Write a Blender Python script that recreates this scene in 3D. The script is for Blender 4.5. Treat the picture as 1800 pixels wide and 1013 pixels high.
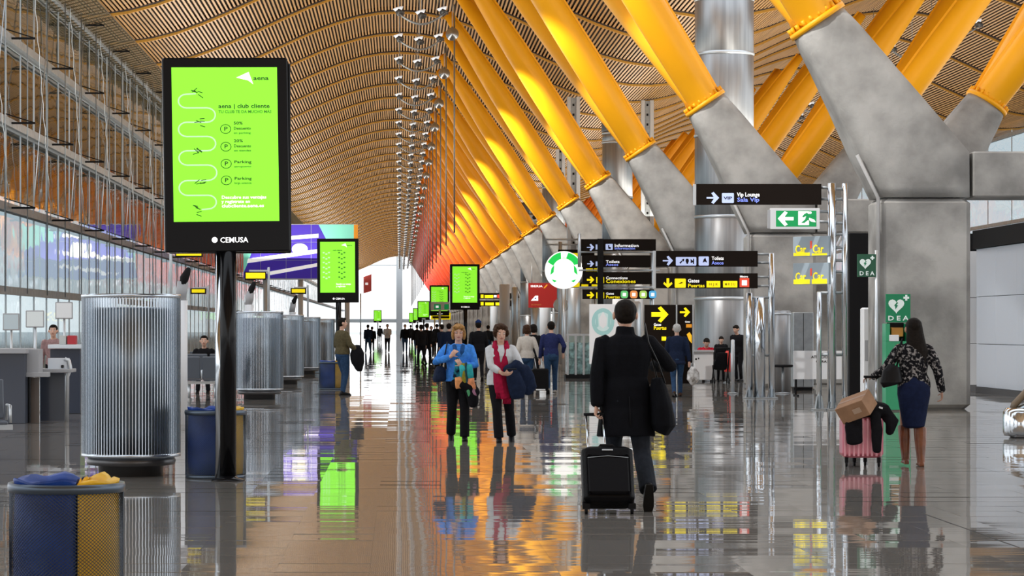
import bpy, bmesh, math, random
from mathutils import Vector, Matrix, noise
random.seed(7)
for o in list(bpy.data.objects): bpy.data.objects.remove(o)
S = bpy.context.scene
COL = S.collection
PI = math.pi
# pixel frame of the photograph: vanishing point, focal length in pixels, eye height
F, CX, CY, EYE = 4500.0, 702.0, 576.0, 1.55
# ---------------------------------------------------------------- camera
cd = bpy.data.cameras.new('camera'); cam = bpy.data.objects.new('camera', cd); COL.objects.link(cam)
cam.location = (0, 0, EYE); cam.rotation_euler = (PI/2, 0, 0)
cd.sensor_width = 36; cd.lens = 36*F/1800
cd.shift_x = (900-CX)/1800; cd.shift_y = (CY-506.5)/1800
cd.clip_end = 4000; cd.clip_start = 0.5
S.camera = cam
# ---------------------------------------------------------------- world, lights, exposure
w = bpy.data.worlds.new('sky'); S.world = w; w.use_nodes = True
nt = w.node_tree; bgn = nt.nodes['Background']
tc = nt.nodes.new('ShaderNodeTexCoord'); sx = nt.nodes.new('ShaderNodeSeparateXYZ'); rp = nt.nodes.new('ShaderNodeValToRGB')
nt.links.new(tc.outputs['Generated'], sx.inputs[0]); nt.links.new(sx.outputs['Z'], rp.inputs[0]); nt.links.new(rp.outputs[0], bgn.inputs[0])
rp.color_ramp.elements[0].position = 0.0; rp.color_ramp.elements[0].color = (0.97, 0.985, 1, 1)
rp.color_ramp.elements[1].position = 0.7; rp.color_ramp.elements[1].color = (0.86, 0.92, 1, 1)
bgn.inputs[1].default_value = 1.9
def area(name, loc, sx_, sy_, power, rot, col=(1, .93, .82)):
    l = bpy.data.lights.new(name, 'AREA'); l.shape = 'RECTANGLE'; l.size = sx_; l.size_y = sy_; l.energy = power; l.color = col
    o = bpy.data.objects.new(name, l); COL.objects.link(o); o.location = loc; o.rotation_euler = rot
    o['kind'] = 'helper'
    return o
# added fill strips without fittings, floating low in the hall to brighten the timber roof
area('roof_fill', (-6, 285, 5.5), 5.0, 500, 33000, (PI, 0, 0))
PY0_ = 49.1
for k in range(28):   # added fill spots without fittings, below the cluster row, to brighten the piers
    l = bpy.data.lights.new('pier_fill', 'SPOT'); l.energy = 4500 if k < 3 else 8500; l.spot_size = math.radians(54); l.spot_blend = .45; l.shadow_soft_size = .12; l.color = (1, .97, .93)
    o = bpy.data.objects.new('pier_fill', l); COL.objects.link(o); o.location = (1.75, PY0_-4.4+18*k, EYE+11.5); o['kind'] = 'helper'
    o.rotation_euler = Vector((7.2, 5, -9.6)).to_track_quat('-Z', 'Y').to_euler()
area('roof_fill', (11.7, 285, 7.2), 3.0, 500, 20000, (PI, 0, 0))
area('roof_fill', (25, 285, 5.5), 5.0, 500, 24000, (PI, 0, 0))
S.view_settings.view_transform = 'Standard'; S.view_settings.look = 'None'
S.view_settings.gamma = 1; S.view_settings.use_curve_mapping = False
S.view_settings.exposure = 0.0
S.cycles.max_bounces = 7; S.cycles.diffuse_bounces = 3; S.cycles.glossy_bounces = 4
S.cycles.transparent_max_bounces = 12; S.cycles.sample_clamp_indirect = 4
S.cycles.caustics_reflective = False; S.cycles.caustics_refractive = False

# ---------------------------------------------------------------- helpers
def P(px, py, Y): return Vector(((px-CX)*Y/F, Y, EYE-(py-CY)*Y/F))
def gY(py): return F*EYE/(py-CY)
def PX(px, Y): return (px-CX)*Y/F
def PZ(py, Y): return EYE-(py-CY)*Y/F
MATS = {}
def mat(name, col, rough=0.5, metal=0.0, noise_amt=0.0, nscale=4.0, bump=0.0, bscale=30.0, emit=0.0, spec=0.5, coat=0.0, stretch=None, col2=None, detail=4):
    if name in MATS: return MATS[name]
    m = bpy.data.materials.new(name); m.use_nodes = True; n = m.node_tree; b = n.nodes['Principled BSDF']
    b.inputs['Base Color'].default_value = (*col, 1); b.inputs['Roughness'].default_value = rough; b.inputs['Metallic'].default_value = metal
    b.inputs['Specular IOR Level'].default_value = spec
    b.inputs['Coat Weight'].default_value = coat; b.inputs['Coat Roughness'].default_value = 0.08
    if emit: b.inputs['Emission Color'].default_value = (*col, 1); b.inputs['Emission Strength'].default_value = emit
    if noise_amt or bump or col2:
        t = n.nodes.new('ShaderNodeTexCoord'); mp = n.nodes.new('ShaderNodeMapping'); n.links.new(t.outputs['Object'], mp.inputs[0])
        if stretch: mp.inputs['Scale'].default_value = stretch
    if noise_amt or col2:
        ns = n.nodes.new('ShaderNodeTexNoise'); ns.inputs['Scale'].default_value = nscale; ns.inputs['Detail'].default_value = detail
        n.links.new(mp.outputs[0], ns.inputs[0])
        r = n.nodes.new('ShaderNodeValToRGB'); n.links.new(ns.outputs[0], r.inputs[0])
        c2 = col2 if col2 else tuple(min(1, c*(1+noise_amt)) for c in col)
        c1 = col if col2 else tuple(c*(1-noise_amt) for c in col)
        r.color_ramp.elements[0].position = .35; r.color_ramp.elements[1].position = .65
        r.color_ramp.elements[0].color = (*c1, 1); r.color_ramp.elements[1].color = (*c2, 1)
        n.links.new(r.outputs[0], b.inputs['Base Color'])
    if bump:
        n2 = n.nodes.new('ShaderNodeTexNoise'); n2.inputs['Scale'].default_value = bscale; n2.inputs['Detail'].default_value = 3
        n.links.new(mp.outputs[0], n2.inputs[0]); bp = n.nodes.new('ShaderNodeBump'); bp.inputs['Strength'].default_value = bump; bp.inputs['Distance'].default_value = .02
        n.links.new(n2.outputs[0], bp.inputs['Height']); n.links.new(bp.outputs[0], b.inputs['Normal'])
    MATS[name] = m; return m

def link(name, me, parent=None, loc=None, rot=None):
    o = bpy.data.objects.new(name, me); COL.objects.link(o)
    if parent: o.parent = parent
    if loc is not None: o.location = loc
    if rot is not None: o.rotation_euler = rot
    return o
class MB:
    """collects simple shapes, builds ONE mesh object"""
    def __init__(s): s.v = []; s.f = []; s.mi = []; s.sm = []
    def add(s, vs, fs, mi=0, smooth=False):
        k = len(s.v); s.v += [tuple(v) for v in vs]; s.f += [tuple(i+k for i in f) for f in fs]; s.mi += [mi]*len(fs); s.sm += [smooth]*len(fs); return s
    def box(s, x0, x1, y0, y1, z0, z1, mi=0, M=None):
        vs = [Vector(p) for p in ((x0,y0,z0),(x1,y0,z0),(x1,y1,z0),(x0,y1,z0),(x0,y0,z1),(x1,y0,z1),(x1,y1,z1),(x0,y1,z1))]
        if M: vs = [M @ v for v in vs]
        return s.add(vs, [(0,3,2,1),(4,5,6,7),(0,1,5,4),(1,2,6,5),(2,3,7,6),(3,0,4,7)], mi)
    def cbox(s, x0, x1, y0, y1, z0, z1, c=.01, mi=0, M=None):
        """box with chamfered vertical and top edges"""
        rings = []
        def ring(i, z): return [(x0+i+c,y0+i,z),(x1-i-c,y0+i,z),(x1-i,y0+i+c,z),(x1-i,y1-i-c,z),(x1-i-c,y1-i,z),(x0+i+c,y1-i,z),(x0+i,y1-i-c,z),(x0+i,y0+i+c,z)]
        vs = ring(c, z0)+ring(0, z0+c)+ring(0, z1-c)+ring(c, z1)
        fs = [tuple(range(7,-1,-1)), tuple(range(24,32))]
        for r in range(3):
            for i in range(8):
                a = r*8+i; b = r*8+(i+1)%8; fs.append((a, b, b+8, a+8))
        vs = [Vector(v) for v in vs]
        if M: vs = [M @ v for v in vs]
        return s.add(vs, fs, mi)
    def lathe(s, prof, c=(0,0,0), n=24, mi=0, smooth=True, caps=True, axis='z', a0=0, a1=2*PI):
        full = abs(a1-a0-2*PI) < 1e-6; m = n if full else n+1
        vs = []
        for r, z in prof:
            for i in range(m):
                a = a0+(a1-a0)*i/n
                p = (r*math.cos(a), r*math.sin(a), z)
                if axis == 'y': p = (p[0], z, p[1])
                if axis == 'x': p = (z, p[0], p[1])
                vs.append((p[0]+c[0], p[1]+c[1], p[2]+c[2]))
        fs = []
        for k in range(len(prof)-1):
            for i in range(n if full else n):
                j = (i+1) % m if full else i+1
                q = (k*m+i, k*m+j, (k+1)*m+j, (k+1)*m+i); fs.append(q if axis != 'y' else q[::-1])
        if caps and full:
            fs.append(tuple(range(m-1,-1,-1)) if axis != 'y' else tuple(range(m))); t = (len(prof)-1)*m
            fs.append(tuple(range(t, t+m)) if axis != 'y' else tuple(range(t+m-1, t-1, -1)))
        s.add(vs, fs, mi, smooth)
        if caps and full: s.sm[-1] = s.sm[-2] = False
        return s
    def tube(s, pts, rad, n=8, mi=0, smooth=True, side=None, closed=False, rcap=False):
        """swept tube: rad float | list of float | list of (a,b)"""
        pts = [Vector(p) for p in pts]; N = len(pts)
        if not isinstance(rad, (list, tuple)): rad = [rad]*N
        rad = [r if isinstance(r, (tuple, list)) else (r, r) for r in rad]
        if rcap:   # rounded ends
            d0 = (pts[0]-pts[1]).normalized(); d1 = (pts[-1]-pts[-2]).normalized(); r0 = rad[0]; r1 = rad[-1]
            e0 = min(r0)*rcap; e1 = min(r1)*rcap
            pre = [(pts[0]+d0*e0, .35), (pts[0]+d0*e0*.7, .72)]; post = [(pts[-1]+d1*e1*.7, .72), (pts[-1]+d1*e1, .35)]
            pts = [p for p, _ in pre]+pts+[p for p, _ in post]
            rad = [(r0[0]*k, r0[1]*k) for _, k in pre]+list(rad)+[(r1[0]*k, r1[1]*k) for _, k in post]; N = len(pts)
        vs = []; u = None
        for i, p in enumerate(pts):
            if closed: t = (pts[(i+1) % N]-pts[i-1]).normalized()
            else: t = (pts[min(i+1, N-1)]-pts[max(i-1, 0)]).normalized()
            if u is None:
                u = Vector(side) if side else (Vector((0,0,1)).cross(t) if abs(t.z) < .95 else Vector((1,0,0)))
            u = (u-t*u.dot(t)).normalized(); v = t.cross(u)
            a, b = rad[i]
            for k in range(n):
                th = 2*PI*k/n; vs.append(p+u*a*math.cos(th)+v*b*math.sin(th))
        fs = []
        for i in range(N if closed else N-1):
            j = (i+1) % N
            for k in range(n):
                l = (k+1) % n; fs.append((i*n+k, i*n+l, j*n+l, j*n+k))
        if not closed: fs.append(tuple(range(n-1,-1,-1))); fs.append(tuple(range((N-1)*n, N*n)))
        return s.add(vs, fs, mi, smooth)
    def rings(s, rr, mi=0, smooth=False, caps=True):
        """loft through explicit rings of equal point count"""
        n = len(rr[0]); vs = [p for r in rr for p in r]; fs = []
        for i in range(len(rr)-1):
            for k in range(n):
                l = (k+1) % n; fs.append((i*n+k, i*n+l, (i+1)*n+l, (i+1)*n+k))
        if caps: fs.append(tuple(range(n-1,-1,-1))); fs.append(tuple(range((len(rr)-1)*n, len(rr)*n)))
        return s.add(vs, fs, mi, smooth)
    def sphere(s, c, r, n=16, mi=0, sc=(1,1,1)):
        m = n//2; prof = []
        vs = []; fs = []
        for i in range(1, m):
            th = PI*i/m
            for k in range(n):
                a = 2*PI*k/n; vs.append((c[0]+r*sc[0]*math.sin(th)*math.cos(a), c[1]+r*sc[1]*math.sin(th)*math.sin(a), c[2]-r*sc[2]*math.cos(th)))
        b = len(vs); vs.append((c[0],c[1],c[2]-r*sc[2])); vs.append((c[0],c[1],c[2]+r*sc[2]))
        for i in range(m-2):
            for k in range(n):
                l = (k+1) % n; fs.append((i*n+k, i*n+l, (i+1)*n+l, (i+1)*n+k))
        for k in range(n):
            l = (k+1) % n; fs.append((b, l, k)); fs.append((b+1, (m-2)*n+k, (m-2)*n+l))
        return s.add(vs, fs, mi, True)
    def poly(s, pts, th, M=None, mi=0):
        """flat polygon in XZ (facing -Y) extruded by th in Y"""
        n = len(pts); a = [Vector((x, 0, z)) for x, z in pts]; b = [Vector((x, th, z)) for x, z in pts]
        ar = sum(pts[i][0]*pts[(i+1) % n][1]-pts[(i+1) % n][0]*pts[i][1] for i in range(n))
        if ar < 0: a.reverse(); b.reverse()
        vs = a+b
        if M: vs = [M @ v for v in vs]
        fs = [tuple(range(n)), tuple(range(2*n-1, n-1, -1))]+[(i, i+n, (i+1) % n+n, (i+1) % n) for i in range(n)]
        return s.add(vs, fs, mi)
    def mesh(s, name, *ms):
        me = bpy.data.meshes.new(name); me.from_pydata(s.v, [], s.f)
        for m in ms: me.materials.append(m)
        me.polygons.foreach_set('material_index', s.mi); me.polygons.foreach_set('use_smooth', s.sm); me.update(); return me
    def build(s, name, m, parent=None, loc=None, rot=None):
        ms = m if isinstance(m, (list, tuple)) else [m]
        return link(name, s.mesh(name, *ms), parent, loc, rot)
def tag(o, label=None, cat=None, group=None, kind=None):
    if label: o['label'] = label
    if cat: o['category'] = cat
    if group: o['group'] = group
    if kind: o['kind'] = kind
    return o
def thing(name, loc, label, cat, rz=0, group=None, kind=None):
    o = link(name, None, None, loc, (0, 0, rz)); return tag(o, label, cat, group, kind)
def copy_tree(o, parent=None):
    c = o.copy(); COL.objects.link(c); c.parent = parent
    for ch in list(o.children): copy_tree(ch, c)
    return c
TMP = bpy.data.scenes.new('workshop')   # empty scratch scene: modifiers are evaluated here, away from the large scene
def evaluated_mesh(o):
    TMP.collection.objects.link(o); vl = TMP.view_layers[0]; vl.update(); dg = vl.depsgraph; ev = o.evaluated_get(dg)
    me = bpy.data.meshes.new_from_object(ev, depsgraph=dg); TMP.collection.objects.unlink(o); bpy.data.objects.remove(o); return me
_tc = {}
def text_mesh(txt, size, bold=False, align='LEFT', ext=.002):
    k = (txt, size, bold, align, ext)
    if k in _tc: return _tc[k]
    c = bpy.data.curves.new('text', 'FONT'); c.body = txt; c.size = size; c.align_x = align; c.align_y = 'CENTER'; c.extrude = ext; c.resolution_u = 2
    if bold: c.offset = size*.018
    o = bpy.data.objects.new('text', c); me = evaluated_mesh(o); me.name = 'lettering'; _tc[k] = me; return me
def text(name, txt, size, m, parent, loc, bold=True, align='LEFT', rot=(PI/2, 0, 0), sx=1.0):
    me = text_mesh(txt, size, bold, align).copy(); me.materials.clear(); me.materials.append(m)
    o = link(name, me, parent, loc, rot); o.scale = (sx, 1, 1); return o

# ---------------------------------------------------------------- materials
M_conc = mat('concrete', (.33, .325, .31), .75, noise_amt=.34, nscale=1.1, bump=.35, bscale=14, detail=6)
M_conc_l = mat('concrete_edge', (.40, .40, .40), .7, noise_amt=.1, nscale=3)
M_steel = mat('brushed_steel', (.38, .44, .47), .26, 1.0, noise_amt=.12, nscale=6, stretch=(1, 1, .05))
M_duct = mat('duct_steel', (.34, .35, .36), .38, .85, noise_amt=.15, nscale=3, stretch=(3, 3, .1))
M_chrome = mat('polished_steel', (.62, .66, .7), .12, 1.0)
M_alu = mat('satin_aluminium', (.62, .66, .69), .35, .7)
M_gal = mat('galvanised_steel', (.34, .37, .39), .45, .6, noise_amt=.12, nscale=5)
M_black = mat('black_gloss', (.005, .005, .006), .16, spec=.22)
M_blackm = mat('black_matte', (.008, .008, .009), .6, spec=.15)
M_dark = mat('dark_brown_sign', (.010, .006, .004), .5, spec=.12)
M_slat = mat('bamboo_slat', (.54, .30, .105), .5, noise_amt=.18, nscale=1.2, stretch=(6, .12, 6))
M_back = mat('roof_felt', (.022, .010, .006), .95)
M_white = mat('white_paint', (.78, .8, .82), .4)
M_whitep = mat('white_panel', (.74, .8, .86), .3, coat=.3)
M_yel = mat('yellow_print', (1.0, .8, .0), .5, emit=.55)
M_lilac = mat('pale_blue_print', (.55, .65, 1.0), .5, emit=.35)
M_wprint = mat('white_print', (1, 1, 1), .5, emit=.55)

def strut_col(Y):
    stops = [(40, (.95, .43, .008)), (130, (.95, .42, .008)), (200, (.92, .33, .010)), (270, (.88, .20, .02)), (340, (.80, .09, .03)), (560, (.62, .05, .05))]
    for (a, ca), (b, cb) in zip(stops, stops[1:]):
        if Y <= b:
            t = max(0, (Y-a)/(b-a)); return tuple(x+(y-x)*t for x, y in zip(ca, cb))
    return stops[-1][1]
# ---------------------------------------------------------------- floor
def floor_mat():
    m = bpy.data.materials.new('polished_stone'); m.use_nodes = True; n = m.node_tree; b = n.nodes['Principled BSDF']
    t = n.nodes.new('ShaderNodeTexCoord'); g = n.nodes.new('ShaderNodeNewGeometry')
    ns = n.nodes.new('ShaderNodeTexNoise'); ns.inputs['Scale'].default_value = 55; ns.inputs['Detail'].default_value = 6
    n.links.new(g.outputs['Position'], ns.inputs[0])
    r = n.nodes.new('ShaderNodeValToRGB'); r.color_ramp.elements[0].position = .3; r.color_ramp.elements[1].position = .7
    r.color_ramp.elements[0].color = (.20, .185, .17, 1); r.color_ramp.elements[1].color = (.34, .32, .29, 1)
    n.links.new(ns.outputs[0], r.inputs[0]); n.links.new(r.outputs[0], b.inputs['Base Color'])
    b.inputs['Roughness'].default_value = .03; b.inputs['IOR'].default_value = 1.5; b.inputs['Specular IOR Level'].default_value = .55
    mp = n.nodes.new('ShaderNodeMapping'); mp.inputs['Scale'].default_value = (.12, 3.2, 1); n.links.new(g.outputs['Position'], mp.inputs[0])
    n2 = n.nodes.new('ShaderNodeTexNoise'); n2.inputs['Scale'].default_value = 1.0; n2.inputs['Detail'].default_value = 2
    n.links.new(mp.outputs[0], n2.inputs[0]); bp = n.nodes.new('ShaderNodeBump'); bp.inputs['Strength'].default_value = .5; bp.inputs['Distance'].default_value = .0024
    n.links.new(n2.outputs[0], bp.inputs['Height']); n.links.new(bp.outputs[0], b.inputs['Normal'])
    return m
M_floor = floor_mat()
M_grout = mat('tile_joint', (.05, .047, .043), .6)
fl = MB().box(-12.2, 50, 6, 570, -.4, -.006).build('floor', M_grout); tag(fl, kind='structure')
TS = .6
bt = MB(); e = .0015
ex = .0004
bt.add([(-TS/2+ex,-TS/2+e,-.006),(TS/2-ex,-TS/2+e,-.006),(TS/2-ex,TS/2-e,-.006),(-TS/2+ex,TS/2-e,-.006),(-TS/2+ex,-TS/2+e,0),(TS/2-ex,-TS/2+e,0),(TS/2-ex,TS/2-e,0),(-TS/2+ex,TS/2-e,0)],
       [(4,5,6,7),(0,1,5,4),(1,2,6,5),(2,3,7,6),(3,0,4,7)])
tile_me = bt.mesh('floor_tile', M_floor)
NY0, NYT = 14.4, 21.6
r_ = random.Random(3)
nrow = int(round((NYT-NY0)/TS))
for j in range(nrow):
    for i in range(-6, 10):
        link('floor_tile', tile_me, fl, (i*TS+.11, NY0+(j+.5)*TS, 0), (r_.gauss(0, .0026), r_.gauss(0, .0010), 0))
ft = MB()
def tq(x0, x1, y0, y1, a, b):
    cx, cy = (x0+x1)/2, (y0+y1)/2
    ft.add([(x, y, (y-cy)*a+(x-cx)*b) for x, y in ((x0,y0),(x1,y0),(x1,y1),(x0,y1))], [(0,1,2,3)])
for j in range(150):
    y0 = NYT+j*TS
    for i in range(-20, 50): tq(i*TS-.19, i*TS+.41, y0+e, y0+TS-e, r_.gauss(0, .0022), r_.gauss(0, .0008))
for j in range(nrow+8):
    y0 = NY0-8*TS+j*TS
    for i in list(range(-20, -6))+list(range(10, 26)) if j >= 8 else range(-20, 26): tq(i*TS-.19+e, i*TS+.41-e, y0+e, y0+TS-e, r_.gauss(0, .0009), r_.gauss(0, .0006))
yf = NYT+150*TS
for j in range(75):
    y0 = yf+j*6; tq(-12.2, 50, y0, y0+6, r_.gauss(0, .0001), 0)
tag(ft.build('floor_tile_field', M_floor, fl), kind='stuff')
ap = MB().box(-400, -12.6, -50, 900, -.6, -.1).box(50.5, 400, -50, 900, -.6, -.1).box(-12.6, 50.5, 575, 1500, -.6, -.1).build('exterior_ground', mat('apron', (.5, .51, .5), .8)); tag(ap, kind='structure')
# ---------------------------------------------------------------- timber roof
RY0, NB = 76.8, 52
def roofz(X): return EYE+13.35+1.75*math.cos(PI*X/11.7)
ceil = link('ceiling', None, None, (0, 0, 0)); tag(ceil, kind='structure')
sl = MB(); x = -35.0
while x < 47:
    a = math.atan((roofz(x+.05)-roofz(x-.05))/.1); c, s_ = math.cos(a), math.sin(a); z = roofz(x)
    h = .039; t = .03
    q = [(x-h*c+t*s_, z-h*s_-t*c), (x+h*c+t*s_, z+h*s_-t*c), (x+h*c, z+h*s_), (x-h*c, z-h*s_)]
    vs = [(p[0], 0, p[1]) for p in q]+[(p[0], 8.8, p[1]) for p in q]
    sl.add(vs, [(0,1,5,4),(1,2,6,5),(2,3,7,6),(3,0,4,7),(0,3,2,1)]); x += .15
slat_me = sl.mesh('slat_panel', M_slat)
rib = MB(); N = 82
def strip(mb, y0, y1, dz0, dz1, mi=0):
    rr = []
    for i in range(N+1):
        X = -35+82*i/N; z = roofz(X); rr.append([(X, y0, z+dz0), (X, y1, z+dz0), (X, y1, z+dz1), (X, y0, z+dz1)])
    mb.rings(rr, mi)
strip(rib, -.05, .05, -.15, -.0)
dk = MB(); strip(dk, -.45, -.06, -.05, .16); dark_me = dk.mesh('rib_recess', M_back)
bk = MB(); strip(bk, 0, 9, .28, .3); back_me = bk.mesh('roof_deck', M_back)
for k in range(-26, NB):
    Y = RY0+9*k
    if -7 <= k < 0 and k % 2: continue      # unseen openings added over the near hall to let sky light in
    tag(link('slat_panel', slat_me, ceil, (0, Y+.1, 0)), kind='stuff')
    link('roof_deck', back_me, ceil, (0, Y, 0))
    m = mat('rib_paint', (.72, .36, .05), .45)
    rme = rib.mesh('roof_rib', m); link('roof_rib', rme, ceil, (0, Y, 0)); link('rib_recess', dark_me, ceil, (0, Y, 0))
# ---------------------------------------------------------------- concrete piers with inclined steel struts
PW = 18.0; PY0 = 49.1
def srect(a, b, y0, y1, k, n=24, dx=0):
    """ring between XZ points a and b, thickness y0..y1, k=1 round .. 0 rectangular"""
    a = Vector((a[0], a[1])); b = Vector((b[0], b[1])); c = (a+b)/2; hw = (b-a)/2; hy = (y1-y0)/2; cy = (y0+y1)/2
    p = 2+(1-k)*16; out = []
    for i in range(n):
        th = 2*PI*i/n; co, si = math.cos(th), math.sin(th)
        r = (abs(co)**p+abs(si)**p)**(-1/p)
        u, v = co*r, si*r
        q = c+hw*u; out.append((q.x, cy+hy*v, q.y))
    return out
AX = 11.7
def pier_parts(mirror):
    sg = (lambda X: 2*AX-X) if mirror else (lambda X: X)
    def fin(mb):
        if mirror:
            mb.v = [(2*AX-v[0], v[1], v[2]) for v in mb.v]; mb.f = [f[::-1] for f in mb.f]
        return mb
    parts = []
    c = MB(); c.cbox(9.09, 10.83, -.62, .62, 0, 4.0, c=.09); parts.append(('column', fin(c), 0))
    a = MB()
    R = [((9.09,4.02),(10.84,4.02),.62,0), ((8.70,4.80),(10.84,4.88),.62,0), ((8.33,5.62),(9.98,5.90),.60,.25), ((7.93,6.45),(9.16,6.88),.56,.7), ((7.54,7.17),(8.46,7.73),.53,1)]
    rr = []
    for (p, q, hy, k), (p2, q2, hy2, k2) in zip(R, R[1:]):
        for t in (0, .25, .5, .75):
            L = lambda u, v: (u[0]+(v[0]-u[0])*t, u[1]+(v[1]-u[1])*t)
            rr.append(srect(L(p, p2), L(q, q2), -(hy+(hy2-hy)*t), hy+(hy2-hy)*t, k+(k2-k)*t))
    p, q, hy, k = R[-1]; rr.append(srect(p, q, -hy, hy, k))
    a.rings([r[::-1] for r in rr], smooth=True)
    parts.append(('arm', fin(a), 0))
    # light chamfer strip along the inner edge of the arm and column
    s = MB(); s.tube([(9.06,-.66,0),(9.06,-.66,4.0),(8.66,-.66,4.82)], .035, 6); parts.append(('edge_strip', fin(s), 1))
    j = Vector((8.0, 0, 7.45)); top = Vector((2.2, 0, EYE+14.35)); d = (top-j)
    for sy in (-1, 1):
        t = MB(); pts = []; rad = []
        for i in range(13):
            u = i/12; pt = j+Vector((d.x*u, sy*(.12+3.8*u), d.z*u))
            r = .40+.05*math.sin(PI*min(1, u*1.5)) if u < .55 else .43-.25*((u-.55)/.45)**1.3
            pts.append(pt); rad.append((r, r*1.05))
        pts.insert(0, j-d.normalized()*.12+Vector((0, sy*.1, 0))); rad.insert(0, (.41, .42))
        t.tube(pts, rad, 18, side=(0, 1, 0)); parts.append(('strut', fin(t), 2))
        # thin fin along the top of each strut
        fn = MB()
        fn.tube([p+Vector((.6, 0, .4)).normalized()*(r[0]+.01) for p, r in zip(pts[1:], rad[1:])], [(.035, .07)]*13, 4, side=(0, 1, 0), smooth=False); parts.append(('fin', fin(fn), 2))
    n = d.normalized(); f = MB()
    f.tube([j-n*.08, j+n*.03], [(.60, .60)]*2, 24, side=(0, 1, 0)); parts.append(('flange', fin(f), 2))
    f.tube([j+n*.02, j+n*.30], [(.53, .53), (.44, .45)], 24, side=(0, 1, 0))
    b = MB(); u = Vector((0, 1, 0)); v = n.cross(u)
    for i in range(20):
        th = 2*PI*i/20; p = j+(u*math.cos(th)+v*math.sin(th))*.55
        b.tube([p+n*.02, p+n*.14], .045, 6)
    parts.append(('bolt_ring', fin(b), 2))
    return parts
PM = [(nm, mb, c) for mir in (False, True) for nm, mb, c in pier_parts(mir)]
bm_ = MB(); bm_.cbox(10.87, 2*AX-10.87, -.6, .6, 4.02, 4.89, c=.03); PM.append(('beam', bm_, 0))
_pm = {}
PIERS = 28
for k in range(PIERS):
    Y = PY0+PW*k
    g = None
    if k == 0: lb = 'nearest Y-shaped concrete pier carrying yellow steel struts, beside the white cabin wall'
    elif k == 1: lb = 'concrete pier whose arm rises behind the sala vip sign, carrying thick yellow struts'
    elif k == 2: lb = 'concrete pier with yellow struts just left of the tall near steel duct'
    elif k == 3: lb = 'concrete pier with yellow struts, its arm rising above the stacked black signs'
    elif k == 4: lb = 'fifth concrete pier from the front, its yellow struts landing above the round white sign'
    elif k == 5: lb = 'sixth concrete pier from the front, its yellow struts landing above the red hanging sign'
    else:
        if Y < 200: lb = 'far concrete pier with amber yellow struts in the receding row'; g = 'far piers with amber struts'
        elif Y < 300: lb = 'distant concrete pier with orange struts in the receding row'; g = 'distant piers with orange struts'
        else: lb = 'most distant concrete pier with red struts near the bright end'; g = 'most distant piers with red struts'
    root = thing('concrete_pier', (0, Y, 0), lb, 'pier', group=g, kind='structure')
    cm = mat('strut_paint_%d' % k, strut_col(Y), .45, spec=.3)
    for nm, mb, c in PM:
        me = mb.mesh(nm, (M_conc, M_conc_l, cm)[c]) if c == 2 else _pm.setdefault(id(mb), mb.mesh(nm, (M_conc, M_conc_l)[c]) if c < 2 else None)
        link(nm, me, root)
# ---------------------------------------------------------------- glass curtain wall on the left
def glass_mat(name, tint, refl=1.6, bump=0.0):
    m = bpy.data.materials.new(name); m.use_nodes = True; n = m.node_tree; n.nodes.clear()
    o = n.nodes.new('ShaderNodeOutputMaterial'); mx = n.nodes.new('ShaderNodeMixShader'); tr = n.nodes.new('ShaderNodeBsdfTransparent'); gl = n.nodes.new('ShaderNodeBsdfGlossy'); fr = n.nodes.new('ShaderNodeFresnel')
    tr.inputs[0].default_value = (*tint, 1); gl.inputs['Roughness'].default_value = .03; fr.inputs[0].default_value = refl
    ge = n.nodes.new('ShaderNodeNewGeometry'); mt = n.nodes.new('ShaderNodeMath'); mt.operation = 'SUBTRACT'; mt.inputs[0].default_value = 1; n.links.new(ge.outputs['Backfacing'], mt.inputs[1])
    mu = n.nodes.new('ShaderNodeMath'); mu.operation = 'MULTIPLY'; n.links.new(mt.outputs[0], mu.inputs[0]); n.links.new(fr.outputs[0], mu.inputs[1])   # only the face a ray enters by reflects
    n.links.new(mu.outputs[0], mx.inputs[0]); n.links.new(tr.outputs[0], mx.inputs[1]); n.links.new(gl.outputs[0], mx.inputs[2]); n.links.new(mx.outputs[0], o.inputs[0])
    if bump:
        g = n.nodes.new('ShaderNodeNewGeometry'); mp = n.nodes.new('ShaderNodeMapping'); mp.inputs['Scale'].default_value = (1, .25, .45); n.links.new(g.outputs['Position'], mp.inputs[0])
        ns = n.nodes.new('ShaderNodeTexNoise'); ns.inputs['Scale'].default_value = 1.3; n.links.new(mp.outputs[0], ns.inputs[0])
        b = n.nodes.new('ShaderNodeBump'); b.inputs['Strength'].default_value = 1; b.inputs['Distance'].default_value = bump; n.links.new(ns.outputs[0], b.inputs['Height']); n.links.new(b.outputs[0], gl.inputs['Normal'])
    return m
M_glass = glass_mat('curtain_glass', (.60, .67, .70), 1.7, .02)
M_clear = glass_mat('low_glass', (.76, .82, .84), 1.25, .02)
M_glass2 = glass_mat('clear_glass', (.85, .95, .95), 1.5)
wl = link('wall_left', None, None, (-12, 0, 0)); tag(wl, kind='structure')
rows = [0.15, 2.6, 5.1, 7.65, 10.2, 12.72]
pm = {}
r_ = random.Random(5)
for i in range(22):
    y0 = 63+3*i
    for a, b in zip(rows, rows[1:]):
        me = pm.get(a)
        if me is None:
            me = pm[a] = MB().box(-.012, .012, .03, 2.97, a+.03, b-.03).mesh('pane', M_glass if a > 1 else M_clear)
        link('pane', me, wl, (0, y0, 0), (0, 0, r_.gauss(0, .0012)))
pf = MB()
for i in range(142):
    y0 = 129+3*i
    for a, b in zip(rows, rows[1:]): pf.box(-.012, .012, y0+.03, y0+2.97, a+.03, b-.03, 1 if a < 1 or (a < 3 and y0 > 170) else 0)
tag(pf.build('pane_field', [M_glass, M_clear], wl), kind='stuff')
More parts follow.
